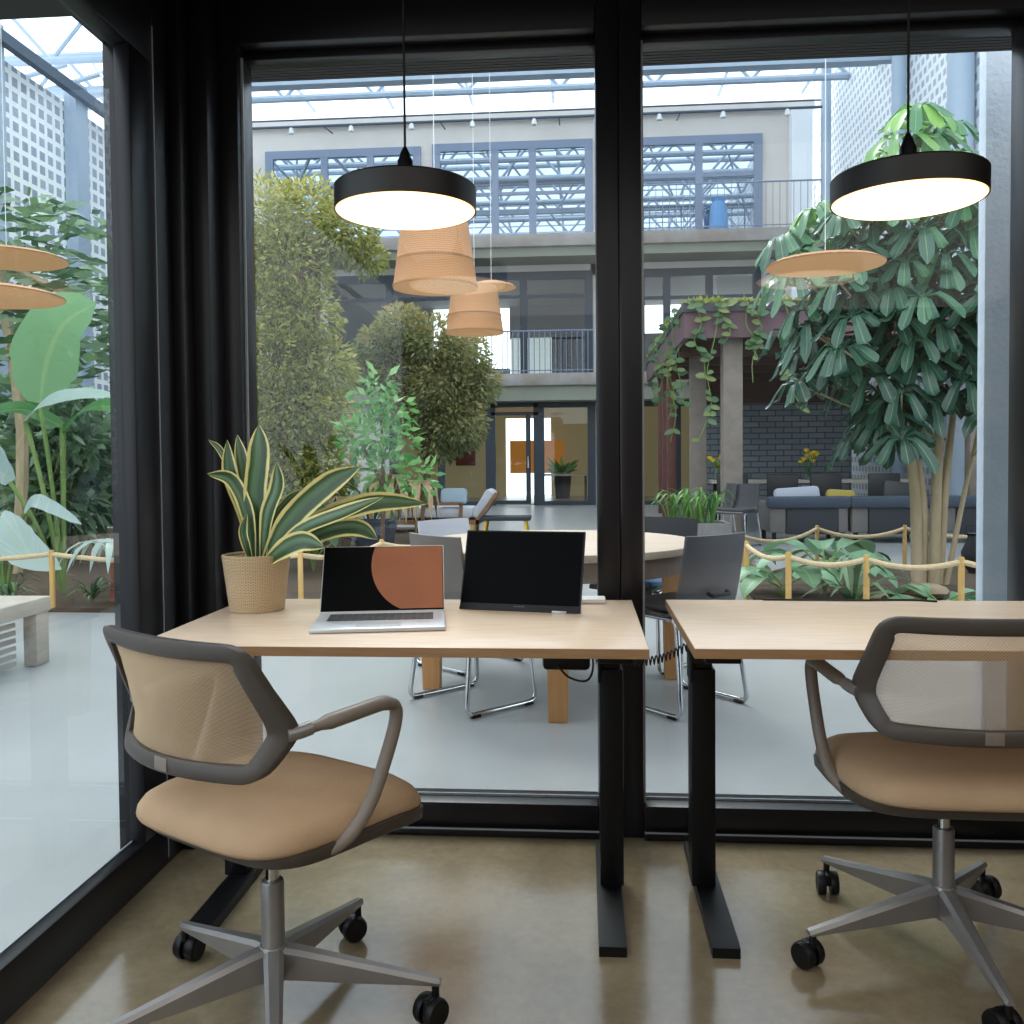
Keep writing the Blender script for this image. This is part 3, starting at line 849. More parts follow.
for i in range(7):
    xa = -10 + 16.2 * i / 7
    mb.tube([(xa, 14.4, 9.9), (xa + 2.3, 21.6, 11.2)], .035, 6)
    mb.tube([(xa + 2.3, 12.0, 9.9), (xa, 19.2, 11.2)], .035, 6)
for k in range(5):
    xa = -16 + k * 1.9
    mb.tube([(xa, 19.4, 9.35), (xa + 1.6, 21.4, 10.9)], .06, 6); mb.tube([(xa + 1.9, 19.4, 9.35), (xa + .4, 21.4, 10.9)], .045, 6)
mb.tube([(-16, 19.4, 9.35), (6.15, 19.4, 9.35)], .11, 10)
struct('roof_bars', mb, M['steel'], label='grid of slim pale blue bars carrying the roof glass', cat='roof')
g = MB(); g.add([(-16.2, 3.1, 11.5), (6.4, 3.1, 11.5), (6.4, 27, 11.5), (-16.2, 27, 11.5)], [(0, 1, 2, 3)])
struct('roof_glazing', g, M['roof_glass'], label='clear glass roof over the atrium', cat='roof', smooth=False)
struct('beam', MB().bb(-16, 6.15, 17.9, 18.1, 8.72, 8.86), M['steel'], label='flat pale blue tie beam crossing the atrium below the trusses', cat='beam')
struct('beam', MB().beam((-9.7, 6, 8.35), (-9.7, 22.9, 8.35), .14, .2), M['pipe'], label='dark blue gutter beam along the top of the glass block wall', cat='beam')

# ------------------------------------------------------------------ far building
fb = thing('office_building', 'grey three storey building with balconies across the atrium', 'building', (0, 23, 0))
w = MB()
w.bb(-10, 5.7, 0, .3, 6.6, 9.85)                       # upper storey wall
w.bb(-10, -6.45, 0, .3, 3.0, 6.6); w.bb(.25, 1.47, 0, .3, 3.0, 6.6); w.bb(4.4, 5.7, 0, .3, 3.0, 6.6)
w.bb(-6.45, 4.4, 0, .3, 5.82, 6.6)
w.bb(-10, -4.9, 0, .3, 0, 3.0); w.bb(.27, 1.3, 0, .3, 0, 3.0); w.bb(4.6, 5.7, 0, .3, 0, 3.0); w.bb(-4.9, 4.6, 0, .3, 2.6, 3.0)
w.build('wall', M['far_wall'], fb)
MB().bb(-10, 5.75, -.12, .35, 9.72, 9.95).build('cornice', M['far_wall'], fb)
MB().bb(-9.8, 5.75, -1.1, .0, 6.32, 6.62, .02).build('slab', M['slab'], fb)
MB().bb(-9.8, 5.75, -.98, -.01, 6.10, 6.32).build('slab_soffit', M['slab_under'], fb)
MB().bb(-9.8, 4.6, -.9, .0, 2.98, 3.28, .02).build('slab', M['slab'], fb)
MB().bb(-9.8, 4.6, -.8, -.01, 2.62, 2.98).build('slab_soffit', M['slab_under'], fb)
def far_window(x0, x1, z0, z1, bars, frame, pane, trans=None, y=-.04):
    f = MB(); b = .10
    f.bb(x0 - b, x1 + b, y - .05, y + .06, z1 - b, z1 + b); f.bb(x0 - b, x1 + b, y - .05, y + .06, z0 - b * .5, z0 + b * .5)
    f.bb(x0 - b, x0 + b, y - .05, y + .06, z0 + b * .5, z1 - b); f.bb(x1 - b, x1 + b, y - .05, y + .06, z0 + b * .5, z1 - b)
    for x in bars: f.bb(x - .09, x + .09, y - .048, y + .058, z0 + b * .5, z1 - b)
    for z in (trans or []): f.bb(x0, x1, y - .03, y + .04, z - .04, z + .04)
    o = f.build('window', frame, fb)
    g = MB().add([(x0, y, z0), (x1, y, z0), (x1, y, z1), (x0, y, z1)], [(0, 1, 2, 3)])
    g.build('pane', pane, o, False)
    return o
far_window(-8.0, -4.15, 6.75, 9.06, (-6.55, -5.35), M['far_frame'], M['far_glass'], (7.9,))
far_window(-3.65, .22, 6.75, 9.10, (-2.15, -1.2), M['far_frame'], M['far_glass'], (7.9,))
far_window(1.0, 4.40, 6.75, 9.08, (2.95,), M['far_frame'], M['far_glass'], (8.2,))
far_window(-6.4, .2, 3.3, 5.82, (-4.9, -3.2, -1.45), M['far_frame_dark'], M['glass'], (5.3,))
far_window(1.5, 4.37, 3.3, 5.82, (2.15, 3.2), M['far_frame_dark'], M['glass'], (5.2,))
far_window(-4.85, -2.35, 0.05, 2.58, (-3.6,), M['far_frame_dark'], M['glass'])
far_window(-1.05, .25, 0.05, 2.58, (), M['far_frame_dark'], M['glass'])
far_window(1.35, 4.55, 0.05, 2.58, (2.4, 3.5), M['far_frame_dark'], M['glass'])
dr = MB(); dr.bb(-2.33, -2.2, -.1, .05, 0, 2.6); dr.bb(-1.22, -1.05, -.1, .05, 0, 2.6); dr.bb(-2.3, -1.1, -.1, .05, 2.3, 2.38); dr.bb(-1.42, -1.30, -.06, .02, .1, 2.3); dr.bb(-2.2, -1.3, -.06, .02, .03, .12); dr.bb(-2.3, -1.1, -.1, .05, 2.5, 2.62)
do = dr.build('door', M['far_frame_dark'], fb)
MB().add([(-2.2, -.02, .1), (-1.4, -.02, .1), (-1.4, -.02, 2.3), (-2.2, -.02, 2.3)], [(0, 1, 2, 3)]).build('pane', M['glass'], do, False)
MB().tube([(-1.36, -.08, .95), (-1.36, -.12, .95), (-1.36, -.12, 1.25), (-1.36, -.08, 1.25)], .02, 6).build('handle', M['chrome'], do)
# rooms behind the glass
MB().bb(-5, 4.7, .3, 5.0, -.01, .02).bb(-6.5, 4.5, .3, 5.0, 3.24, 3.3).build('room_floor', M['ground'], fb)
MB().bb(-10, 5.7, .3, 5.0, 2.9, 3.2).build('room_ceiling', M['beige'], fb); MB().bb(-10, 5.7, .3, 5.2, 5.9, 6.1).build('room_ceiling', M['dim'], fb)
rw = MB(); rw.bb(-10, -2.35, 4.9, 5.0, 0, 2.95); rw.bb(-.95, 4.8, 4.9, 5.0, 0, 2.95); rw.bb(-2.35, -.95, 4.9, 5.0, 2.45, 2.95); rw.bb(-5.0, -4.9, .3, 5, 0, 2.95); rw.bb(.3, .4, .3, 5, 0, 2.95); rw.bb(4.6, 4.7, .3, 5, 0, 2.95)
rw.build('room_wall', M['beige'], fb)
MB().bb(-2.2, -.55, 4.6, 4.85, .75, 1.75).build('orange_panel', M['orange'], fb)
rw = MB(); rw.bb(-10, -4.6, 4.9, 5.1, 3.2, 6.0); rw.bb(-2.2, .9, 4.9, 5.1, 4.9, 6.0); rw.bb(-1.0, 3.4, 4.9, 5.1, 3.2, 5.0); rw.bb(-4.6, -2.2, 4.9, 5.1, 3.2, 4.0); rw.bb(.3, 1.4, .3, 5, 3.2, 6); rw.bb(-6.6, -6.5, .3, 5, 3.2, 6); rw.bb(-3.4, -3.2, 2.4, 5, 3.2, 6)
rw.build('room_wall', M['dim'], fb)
MB().bb(-2.15, -.9, 4.7, 4.85, 3.6, 4.9).build('glowing_panel', M['glowing_panel'], fb); MB().bb(-4.4, -3.6, 4.7, 4.85, 3.6, 4.9).build('glowing_panel', M['glowing_panel'], fb)
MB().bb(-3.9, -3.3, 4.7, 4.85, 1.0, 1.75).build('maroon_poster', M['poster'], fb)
def rail(x0, x1, y, z0, h, st, r=.012):
    mb = MB(); mb.tube([(x0, y, z0 + h), (x1, y, z0 + h)], .022, 6); mb.tube([(x0, y, z0 + .08), (x1, y, z0 + .08)], .014, 6)
    n = int((x1 - x0) / st)
    for i in range(n + 1):
        x = x0 + (x1 - x0) * i / n
        mb.tube([(x, y, z0), (x, y, z0 + h)], r * (1.8 if i % 10 == 0 else 1), 5)
    return mb.build('railing', M['far_frame'], fb)
rail(-2.6, .3, -.75, 3.28, 1.05, .13); rail(1.0, 5.7, -1.0, 6.62, 1.1, .16, .008)
MB().bb(5.15, 5.65, -.35, -.01, 3.0, 9.7).build('white_pier', M['white_col'], fb)
lt = thing('track_light', 'thin dark lighting pipe with small spots across the far facade', 'lighting track', (0, 22.0, 9.42))
MB().tube([(-9.6, 0, 0), (5.7, 0, 0)], .035, 8).tube([(-9.6, .1, .2), (5.7, .1, .2)], .02, 6).build('pipe', M['pipe'], lt)
for i in range(5): MB().tube([(-9.2 + i * 2.9, 0, 0), (-9.2 + i * 2.9, .84, .12)], .02, 6).build('bracket', M['pipe'], lt)
for i in range(10):
    x = -8.6 + i * 1.5
    MB().lathe([(.03, .0), (.05, -.02), (.07, -.14), (.06, -.15)], 12, (x, 0, -.02)).build('spotlight', M['white'], lt)

# things inside the ground floor room of the far building
def far_table(x, y):
    t = thing('meeting_table', 'dark table with chairs behind the far glass doors', 'table', (x, y, .021))
    MB().bb(-.7, .7, -.4, .4, .70, .75).build('tabletop', M['bench_wood'], t)
    for sx in (-.6, .6):
        for sy in (-.3, .3): MB().bb(sx - .03, sx + .03, sy - .03, sy + .03, 0, .70).build('leg', M['shell_black'], t)
far_table(-.50, 24.6)
bt = thing('bushy_pot_plant', 'leafy plant in a dark pot behind the far glass pane', 'potted plant', (-.55, 25.6, .021))
MB().lathe([(.2, .03), (.26, .75), (.22, .75)], 16).build('pot', M['navy'], bt)
q = MB()
for i in range(60):
    a_ = random.uniform(0, 2 * PI); d = Vector((math.cos(a_), math.sin(a_), random.uniform(.1, 1.1)))
    q.dleaf((0, 0, .75), d, random.uniform(.35, .75), .14)
q.build('foliage', M['leaf_bright'], bt, False)
bl = thing('jug', 'light blue jug standing on the upper far balcony', 'jug', (3.35, 22.4, 6.625))
MB().lathe([(.12, 0), (.24, .05), (.21, .55), (.15, .75), (.19, .84), (.17, .84)], 20).build('body', P('light_blue_glaze', '#5f9ad0', .4), bl)
MB().tube(smooth([(-.17, 0, .7), (-.36, 0, .55), (-.30, 0, .25), (-.2, 0, .2)], 12), .03, 6).build('handle', P('dark_blue_glaze', '#3a5a80', .4), bl)

# ------------------------------------------------------------------ round table and chairs outside
rt_ = thing('round_table', 'big round pale wooden table with square oak legs outside the window', 'table', (-.13, 4.55, 0))
MB().lathe([(.001, .70), (.66, .70), (.695, .705), (.70, .712), (.70, .738), (.695, .742), (.001, .742)], 72, caps=False).build('tabletop', M['table_top'], rt_)
MB().lathe([(.655, .61), (.655, .70), (.635, .70), (.635, .61)], 72, caps=False).build('apron', M['apron'], rt_)
for x, y in ((-.635, -.05), (.02, -.60), (.60, .20), (0, .61)):
    mb = MB(); mb.loft([[(x + s1 * h, y + s2 * h, z) for s1, s2 in ((-1, -1), (1, -1), (1, 1), (-1, 1))] for z, h in ((0, .042), (.70, .056))])
    mb.build('leg', M['table_leg'], rt_, False)

def make_sled_chair(shell, pad, label):
    t = thing('sled_chair', label, 'chair', group='chrome sled chairs')
    # shell back and seat in one bent sheet
    prof = smooth([(.24, .425), (.22, .45), (.05, .455), (-.10, .445), (-.175, .475), (-.205, .56), (-.232, .69), (-.250, .81)], 35)
    def wid(i): return .21 - .015 * (i / len(prof))
    top = []; 
    rings = []
    n = len(prof)
    for i, p in enumerate(prof):
        a_, b_ = prof[max(i - 1, 0)], prof[min(i + 1, n - 1)]
        d = (b_ - a_); nn = Vector((-d.y, d.x)).normalized() * .007 if False else Vector((d[1], -d[0])).normalized() * .007
        ring = []
        cols = 9
        for sgn in (1, -1):
            for k_ in range(cols):
                u = (-1 + 2 * k_ / (cols - 1)) * sgn
                bend = .03 * u * u if i > n * .55 else .008 * u * u
                q0, q1 = p[0] + nn[0] * sgn, p[1] + nn[1] * sgn
                ring.append((u * wid(i), q0 + bend, q1 + (bend * .4 if i <= n * .55 else 0)))
        rings.append(ring)
    MB().loft(rings).build('shell', shell, t, ang=50)
    MB().box((0, .04, .474), (.37, .34, .03), bev=.013).build('seat_pad', pad, t)
    for s in (-1, 1):
        x = s * .225
        lp_ = fillet([(x * .86, .17, .435), (x, .20, .013), (x, -.215, .013), (x * .86, -.16, .435)], .045, True, 5)
        MB().tube(lp_, .0115, 10, loop=True).build('sled_frame', M['chrome'], t)
        for y in (.15, -.165): MB().box((x, y, .008), (.028, .05, .016), bev=.004).build('glide', M['black'], t)
    MB().tube([(-.19, -.10, .428), (.19, -.10, .428)], .010, 8).tube([(-.19, .14, .428), (.19, .14, .428)], .010, 8).build('crossbar', M['chrome'], t)
    MB().tube(fillet([(-.06, -.225, .55), (-.06, -.25, .54), (.06, -.25, .54), (.06, -.225, .55)], .02), .010, 8).build('grip', M['black'], t)
    return t
s1 = make_sled_chair(M['shell_taupe'], M['blue_seat'], 'taupe sled chair with blue seat at the table, behind the laptop'); place(s1, (-.525, 4.25, 0), R(-45))
s2 = make_sled_chair(M['shell_dark'], M['shell_dark'], 'charcoal sled chair at the table, just beyond the corner of the empty desk'); place(s2, (.455, 4.26, 0), R(41))
s3 = make_sled_chair(M['shell_light'], M['shell_light'], 'pale grey sled chair on the far side of the round table behind the plant leaf'); place(s3, (-.63, 5.04, 0), R(-128))
s4 = make_sled_chair(M['shell_black'], M['blue_seat'], 'black sled chair with blue seat on the far side of the round table'); place(s4, (.36, 5.10, 0), R(140))

# ------------------------------------------------------------------ foliage helpers
def blob_leaves(mb, blobs, n, L, w, droop=.3):
    tot = sum(b[3] ** 2 for b in blobs)
    for (x, y, z, r) in blobs:
        for i in range(int(n * r * r / tot)):
            d = Vector((random.gauss(0, 1), random.gauss(0, 1), random.gauss(0, 1))).normalized()
            q = r * (random.random() ** .35)
            p = Vector((x, y, z)) + Vector((d.x * q, d.y * q, d.z * q))
            dd = d + Vector((random.uniform(-.7, .7), random.uniform(-.7, .7), random.uniform(-.5, .3) - droop))
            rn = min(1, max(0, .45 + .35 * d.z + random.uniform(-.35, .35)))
            mb.dleaf(p, dd, L * random.uniform(.6, 1.3), w * random.uniform(.7, 1.2), rn)

def tree(name, label, loc, blobs, n, L, w, lm, trunk, bark, r0, cat='tree', group=None, droop=.3):
    t = thing(name, label, cat, loc, group=group)
    mb = MB(); blob_leaves(mb, blobs, n, L, w, droop)
    mb.build('crown', lm, t, False)
    tr = MB()
    for pts in trunk:
        q = smooth(pts, 12); m = len(q)
        tr.tube(q, [r0 * (1 - .6 * i / (m - 1)) for i in range(m)], 8)
    tr.build('trunk', bark, t)
    return t

# tall olive shrub tree left
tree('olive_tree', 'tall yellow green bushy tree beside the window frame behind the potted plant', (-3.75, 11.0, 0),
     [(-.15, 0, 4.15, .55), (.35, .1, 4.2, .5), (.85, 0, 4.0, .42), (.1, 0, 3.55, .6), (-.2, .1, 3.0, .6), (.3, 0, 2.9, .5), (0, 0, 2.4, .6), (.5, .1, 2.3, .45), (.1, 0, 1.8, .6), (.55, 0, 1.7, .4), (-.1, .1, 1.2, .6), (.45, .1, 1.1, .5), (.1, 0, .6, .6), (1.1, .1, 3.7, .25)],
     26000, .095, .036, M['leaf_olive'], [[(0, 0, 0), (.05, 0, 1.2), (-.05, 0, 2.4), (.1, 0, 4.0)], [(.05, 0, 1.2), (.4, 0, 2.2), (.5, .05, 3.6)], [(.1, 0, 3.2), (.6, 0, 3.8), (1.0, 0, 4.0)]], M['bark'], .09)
# second tree
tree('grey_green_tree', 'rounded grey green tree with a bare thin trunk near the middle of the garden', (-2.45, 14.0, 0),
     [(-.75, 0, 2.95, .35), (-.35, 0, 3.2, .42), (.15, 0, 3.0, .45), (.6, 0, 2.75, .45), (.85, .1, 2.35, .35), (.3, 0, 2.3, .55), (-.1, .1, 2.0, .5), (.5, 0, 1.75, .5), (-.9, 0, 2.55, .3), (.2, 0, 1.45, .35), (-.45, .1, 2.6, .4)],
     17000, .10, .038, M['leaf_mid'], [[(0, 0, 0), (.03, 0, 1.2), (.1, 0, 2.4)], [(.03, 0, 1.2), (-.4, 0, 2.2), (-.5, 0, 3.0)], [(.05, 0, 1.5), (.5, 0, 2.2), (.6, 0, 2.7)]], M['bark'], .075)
# small fresh green tree
tree('young_green_tree', 'slender fresh green sapling between the two bushy trees', (-2.3, 10.2, 0),
     [(.02, 0, 2.05, .16), (-.12, 0, 1.85, .22), (.16, 0, 1.75, .22), (0, 0, 1.5, .32), (.28, 0, 1.35, .22), (-.3, 0, 1.4, .22), (.1, 0, 1.05, .28), (.42, 0, .95, .2)],
     520, .15, .065, M['leaf_bright'], [[(0, 0, 0), (.02, 0, 1.0), (0, 0, 2.0)], [(.02, 0, .8), (.25, 0, 1.3)], [(.01, 0, .9), (-.25, 0, 1.4)]], M['bark'], .03, droop=.1)
# umbrella tree (right)
ut = thing('umbrella_tree', 'big umbrella tree with drooping glossy leaves and several pale trunks', 'tree', (3.0, 8.1, 0))
tips = []
tr = MB()
trunks = [[(-.08, 0, 0), (-.10, .02, .9), (-.22, 0, 1.5), (-.35, 0, 2.3), (-.5, 0, 3.0)],
          [(-.02, .05, 0), (-.02, .05, .8), (-.12, .1, 1.6), (-.05, .1, 2.6), (-.1, 0, 3.6)],
          [(.06, 0, 0), (.08, 0, .9), (.10, 0, 1.7), (.05, .05, 2.8), (.12, 0, 3.5)],
          [(.12, .04, 0), (.17, .04, .9), (.25, .05, 1.7), (.3, .1, 2.6)],
          [(.16, 0, 0), (.30, -.02, .8), (.45, 0, 1.5), (.55, 0, 2.2)]]
for i, pts in enumerate(trunks):
    q = smooth(pts, 16); m = len(q); r0 = (.052, .046, .052, .042, .026)[i]
    tr.tube(q, [r0 * (1 - .55 * k / (m - 1)) for k in range(m)], 10)
cents = []
for k in range(150):
    # crown volume: an upright egg, denser at the surface
    for _ in range(40):
        x, z = random.uniform(-1.30, .62), random.uniform(1.25, 3.95)
        lo = -1.28 + .35 * abs(z - 2.7) if z < 3.3 else -1.28 + .5 + (z - 3.3) * .7
        if z < 1.75: lo = -.62
        hi = .6
        if z > 3.7: hi = .35
        if z < 2.0 and -.25 < x: 
            if random.random() < .3 + (2.0 - z): continue
        if x < lo or x > hi: continue
        y = random.uniform(-.75, .6)
        c = Vector((x, y, z))
        if all((c - o).length > .205 for o in cents):
            cents.append(c); break
extra = [(-1.0, -.2, 3.25), (-1.28, -.2, 3.0), (-1.05, -.3, 2.25), (-1.15, -.25, 1.78), (-.62, -.3, 1.35), (-.2, -.3, 3.95), (.1, -.2, 3.9), (-.45, -.4, 1.62), (.1, -.5, 1.75), (-.3, -.55, 2.1), (-.55, -.5, 2.5), (.15, -.6, 2.35), (-.1, -.6, 2.75), (-.75, -.4, 1.95), (.45, -.4, 1.65)]
cents += [Vector(c) for c in extra]
lf = MB()
for c in cents:
    ax = Vector((c.x * .8, c.y * .9 - .15, .25 + .2 * (c.z - 2.4))).normalized()
    n = random.randint(7, 11)
    up = Vector((0, 0, 1)) * .8 + ax * .6; up.normalize()
    sA = up.cross(Vector((0, 1, .1))).normalized(); sB = up.cross(sA).normalized()
    rot = random.uniform(0, 2 * PI)
    shade = min(1, max(0, .05 + .36 * (c.z - 1.7) + random.uniform(-.15, .15)))  # higher leaves coloured paler, painting in light passing through the top
    for k in range(n):
        a_ = rot + 2 * PI * k / n + random.uniform(-.2, .2)
        d = sA * math.cos(a_) + sB * math.sin(a_)
        L = random.uniform(.21, .32); el = random.uniform(.0, .35)
        p0 = c; pa = c + d * L * .4 + up * L * (.10 + el * .3); pb = c + d * L * .85 - Vector((0, 0, L * (.12 + .3 * random.random()))) ; pc = c + d * L * 1.05 - Vector((0, 0, L * random.uniform(.15, .6)))
        nr = up + d * .4
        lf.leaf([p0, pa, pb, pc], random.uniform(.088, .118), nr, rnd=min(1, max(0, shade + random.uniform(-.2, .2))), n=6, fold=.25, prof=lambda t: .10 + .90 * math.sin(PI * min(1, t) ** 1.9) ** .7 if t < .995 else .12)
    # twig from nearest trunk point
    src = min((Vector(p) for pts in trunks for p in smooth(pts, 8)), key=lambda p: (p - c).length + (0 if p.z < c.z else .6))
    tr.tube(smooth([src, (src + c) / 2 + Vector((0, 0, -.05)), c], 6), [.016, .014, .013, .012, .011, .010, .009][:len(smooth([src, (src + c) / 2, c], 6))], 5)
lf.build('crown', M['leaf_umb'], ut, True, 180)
tr.build('trunk', M['bark_pale'], ut)

# ------------------------------------------------------------------ planting beds
def bed(name, poly, label, z=.035):
    mb = MB(); n = len(poly)
    mb.add([(x, y, z) for x, y in poly] + [(x, y, -.01) for x, y in poly], [tuple(range(n))] + [(i, i + n, (i + 1) % n + n, (i + 1) % n) for i in range(n)])
    o = struct(name, mb, M['soil'], label=label, cat='planting bed', smooth=False)
    return o
bed('planting_bed', [(-9.9, 6.75), (-2.1, 6.65), (-1.7, 8.2), (-1.75, 12.5), (-1.9, 15), (-9.9, 15)], 'brown soil bed below the tropical plants beyond the side window')
bed('planting_bed', [(1.32, 6.5), (4.6, 6.1), (4.6, 9.4), (2.2, 9.55), (1.45, 8.4)], 'brown soil bed below the umbrella tree')
def rope_fence(posts, h, label, group=None, sag=.07):
    x0, y0 = posts[0]
    t = thing('rope_fence', label, 'rope fence', (x0, y0, .03))
    for (x, y) in posts:
        MB().lathe([(.021, 0), (.021, h + .02), (.016, h + .032)], 10, (x - x0, y - y0, 0)).build('post', M['bamboo'], t)
    pts = []
    for i in range(len(posts) - 1):
        a_, b_ = Vector((*posts[i], h)), Vector((*posts[i + 1], h))
        for k in range(10):
            u = k / 10; p = a_.lerp(b_, u); p.z -= sag * 4 * u * (1 - u); pts.append((p.x - x0, p.y - y0, p.z))
    pts.append((posts[-1][0] - x0, posts[-1][1] - y0, h))
    MB().tube(pts, .019, 8).build('rope', M['rope'], t)
    return t
rope_fence([(1.30, 7.25), (1.44, 6.42), (1.92, 6.25), (2.48, 6.10), (3.15, 5.95)], .43, 'rope fence on wooden posts in front of the umbrella tree', sag=.05)
rope_fence([(1.5, 8.6), (2.42, 9.5), (3.3, 9.5), (4.5, 9.4)], .39, 'rope fence on wooden posts behind the umbrella tree, before the sofas', sag=.09)
rope_fence([(-6.3, 6.75), (-4.12, 6.69), (-2.12, 6.62), (-1.72, 7.6), (-1.25, 8.2)], .42, 'rope fence on wooden posts along the bed behind the potted plant', sag=.06)

def broad_plant(name, label, loc, n, L, w, lm, stemh, spread=1.0, group=None, cat='plant', stem=None, nseg=8, rag=0):
    t = thing(name, label, cat, loc, group=group)
    lf = MB(); st = MB()
    for i in range(n):
        a_ = 2 * PI * i / n + random.uniform(-.3, .3); d = Vector((math.cos(a_), math.sin(a_), 0))
        h = stemh * random.uniform(.6, 1.15); out = spread * random.uniform(.5, 1.0)
        b = d * out * .45 + Vector((0, 0, h))
        st.tube(smooth([(0, 0, 0), d * out * .12 + Vector((0, 0, h * .6)), b], 6), .006 + .006 * L, 5)
        l = L * random.uniform(.75, 1.15)
        lf.leaf([b, b + d * l * .4 + Vector((0, 0, l * .12)), b + d * l * .8 + Vector((0, 0, -l * .02)), b + d * l - Vector((0, 0, l * .22))], w * random.uniform(.8, 1.15), Vector((0, 0, 1)) - d * .3, n=nseg, fold=.2, rag=rag)
    st.build('stem', stem or M['stem'], t); lf.build('foliage', lm, t, True, 180)
    return t
def blade_plant(name, label, loc, n, L, w, lm, up=.8, group=None, cat='plant'):
    t = thing(name, label, cat, loc, group=group); lf = MB()
    for i in range(n):
        a_ = random.uniform(0, 2 * PI); d = Vector((math.cos(a_), math.sin(a_), 0)); u = up * random.uniform(.6, 1.3)
        l = L * random.uniform(.6, 1.1)
        lf.leaf([(0, 0, 0), d * l * .25 + Vector((0, 0, l * .55 * u)), d * l * .6 + Vector((0, 0, l * .75 * u)), d * l + Vector((0, 0, l * .5 * u))], w, Vector((0, 0, 1)) - d * .2, n=6, fold=.2)
    lf.build('foliage', lm, t, True, 180)
    return t
broad_plant('hosta', 'broad pale green plant inside the rope fence, left of the trunks', (2.0, 7.6, .03), 11, .42, .24, M['leaf_hosta'], .32, .55)
broad_plant('hosta', 'low broad leaved plant inside the rope fence by the first posts', (1.6, 7.3, .03), 9, .34, .2, M['leaf_hosta'], .22, .5)
blade_plant('strap_leaf_plant', 'arching dark strap leaved plant in front of the pale broad plant', (1.98, 6.75, .03), 20, .55, .045, M['leaf_under'], .75)
broad_plant('hosta', 'low pale plant at the foot of the trunks', (2.6, 6.75, .03), 9, .32, .16, M['leaf_hosta'], .10, .5)
blade_plant('strap_leaf_plant', 'small arching plant next to the farthest wooden post', (2.95, 6.6, .03), 14, .35, .04, M['leaf_under'], .6)
broad_plant('hosta', 'green plant behind the trunks of the umbrella tree', (2.45, 8.9, .03), 9, .3, .15, M['leaf_under'], .2, .5)
for i, (x, y, r_) in enumerate(((2.35, 6.9, .10), (2.65, 7.25, .14), (2.25, 7.15, .08), (3.3, 7.2, .12))):
    mb = MB(); rg = []
    for k in range(7):
        ph = PI * k / 6; rg.append([(x + r_ * 1.4 * math.sin(ph) * math.cos(2 * PI * j / 10) * (1 + .1 * math.sin(j * 2.3 + i)), y + r_ * math.sin(ph) * math.sin(2 * PI * j / 10), .03 + r_ * .45 * (1 - math.cos(ph)) * (1 + .08 * math.cos(j * 1.7))) for j in range(10)])
    tag(mb.loft(rg).build('garden_stone', P('stone_%d' % i, '#9c8a72', .9, var='#84735c', vscale=6, bump=.4)), ['flat brown stone in the bed by the strap leaved plant', 'largest brown stone in the bed left of the trunks', 'small brown stone among the broad leaves', 'brown stone in the bed right of the trunks'][i], 'stone')
broad_plant('bromeliad', 'dark red leaved plant at the pergola corner behind the charcoal chair', (1.55, 9.0, 0), 12, .32, .07, M['leaf_red'], .18, .35)
gp = thing('grass_planter', 'spiky green grass in a grey stone planter below the pergola', 'potted plant', (1.35, 11.4, 0))
MB().loft([[(s1_ * h, s2_ * h * .7, z) for s1_, s2_ in ((-1, -1), (1, -1), (1, 1), (-1, 1))] for z, h in ((0, .42), (.36, .46), (.36, .40), (.30, .40))]).build('planter', P('grey_stone', '#8f8d8a', .8, var='#7f7d7a'), gp, False)
lf = MB()
for i in range(55):
    a_ = random.uniform(0, 2 * PI); d = Vector((math.cos(a_), math.sin(a_), 0)); l = random.uniform(.35, .62); b = Vector((random.uniform(-.3, .3), random.uniform(-.2, .2), .3))
    lf.leaf([b, b + d * l * .2 + Vector((0, 0, l * .6)), b + d * l * .5 + Vector((0, 0, l * .85)), b + d * l * .8 + Vector((0, 0, l * .6))], .035, Vector((0, 0, 1)) - d * .2, n=6)
lf.build('foliage', M['leaf_grass'], gp, True, 180)

ur = thing('urn', 'small black round urn behind the rope right of the trunks', 'urn', (3.74, 8.9, .035))
MB().lathe([(.05, 0), (.11, .10), (.12, .20), (.07, .31), (.06, .36), (.075, .38), (.05, .38)], 24).build('body', M['shell_black'], ur)
MB().tube(fillet([(-.06, 0, .35), (-.09, 0, .46), (.09, 0, .46), (.06, 0, .35)], .05), .006, 6).build('handle', M['black_metal'], ur)
# understory of the left bed: separate low plants
lows = [(-3.4, 8.8, .55, .4), (-2.75, 9.0, .45, .3), (-3.15, 10.2, .8, .4), (-2.75, 11.6, .75, .3), (-4.2, 12.4, .9, .5), (-3.2, 12.7, .9, .45)]
for i, (x, y, h, s_) in enumerate(lows):
    broad_plant('understory_plant', ('low leafy plant behind the woven pot', 'leafy plant among the shrubs left of the navy planter', 'leafy plant below the olive tree', 'leafy plant beneath the sapling', 'leafy plant deep between the bushy trees', 'leafy plant behind the sapling')[i], (x, y, .03), 14, .42, .17, M['leaf_under'], h, s_ + .3, group='low plants between the trees')
for i, (x, y, h) in enumerate(((-2.45, 11.3, .95), (-2.35, 12.6, .85), (-2.95, 11.0, .7))):
    t = thing('withered_plant', ['dry beige drooping leaves below the sapling', 'dry beige leaves beside the thin tree trunk', 'dry beige leaves low behind the sapling'][i], 'plant', (x, y, .03), group='withered beige plants')
    lf = MB()
    for k in range(9):
        a_ = 2 * PI * k / 9; d = Vector((math.cos(a_), math.sin(a_), 0))
        lf.leaf([(0, 0, h * .5), d * .12 + Vector((0, 0, h * 1.0)), d * .28 + Vector((0, 0, h * .85)), d * .34 + Vector((0, 0, h * .35))], .16, d + Vector((0, 0, .3)), n=6)
    lf.tube([(0, 0, 0), (0, 0, h)], .02, 6)
    lf.build('foliage', M['dry'], t, True, 180)

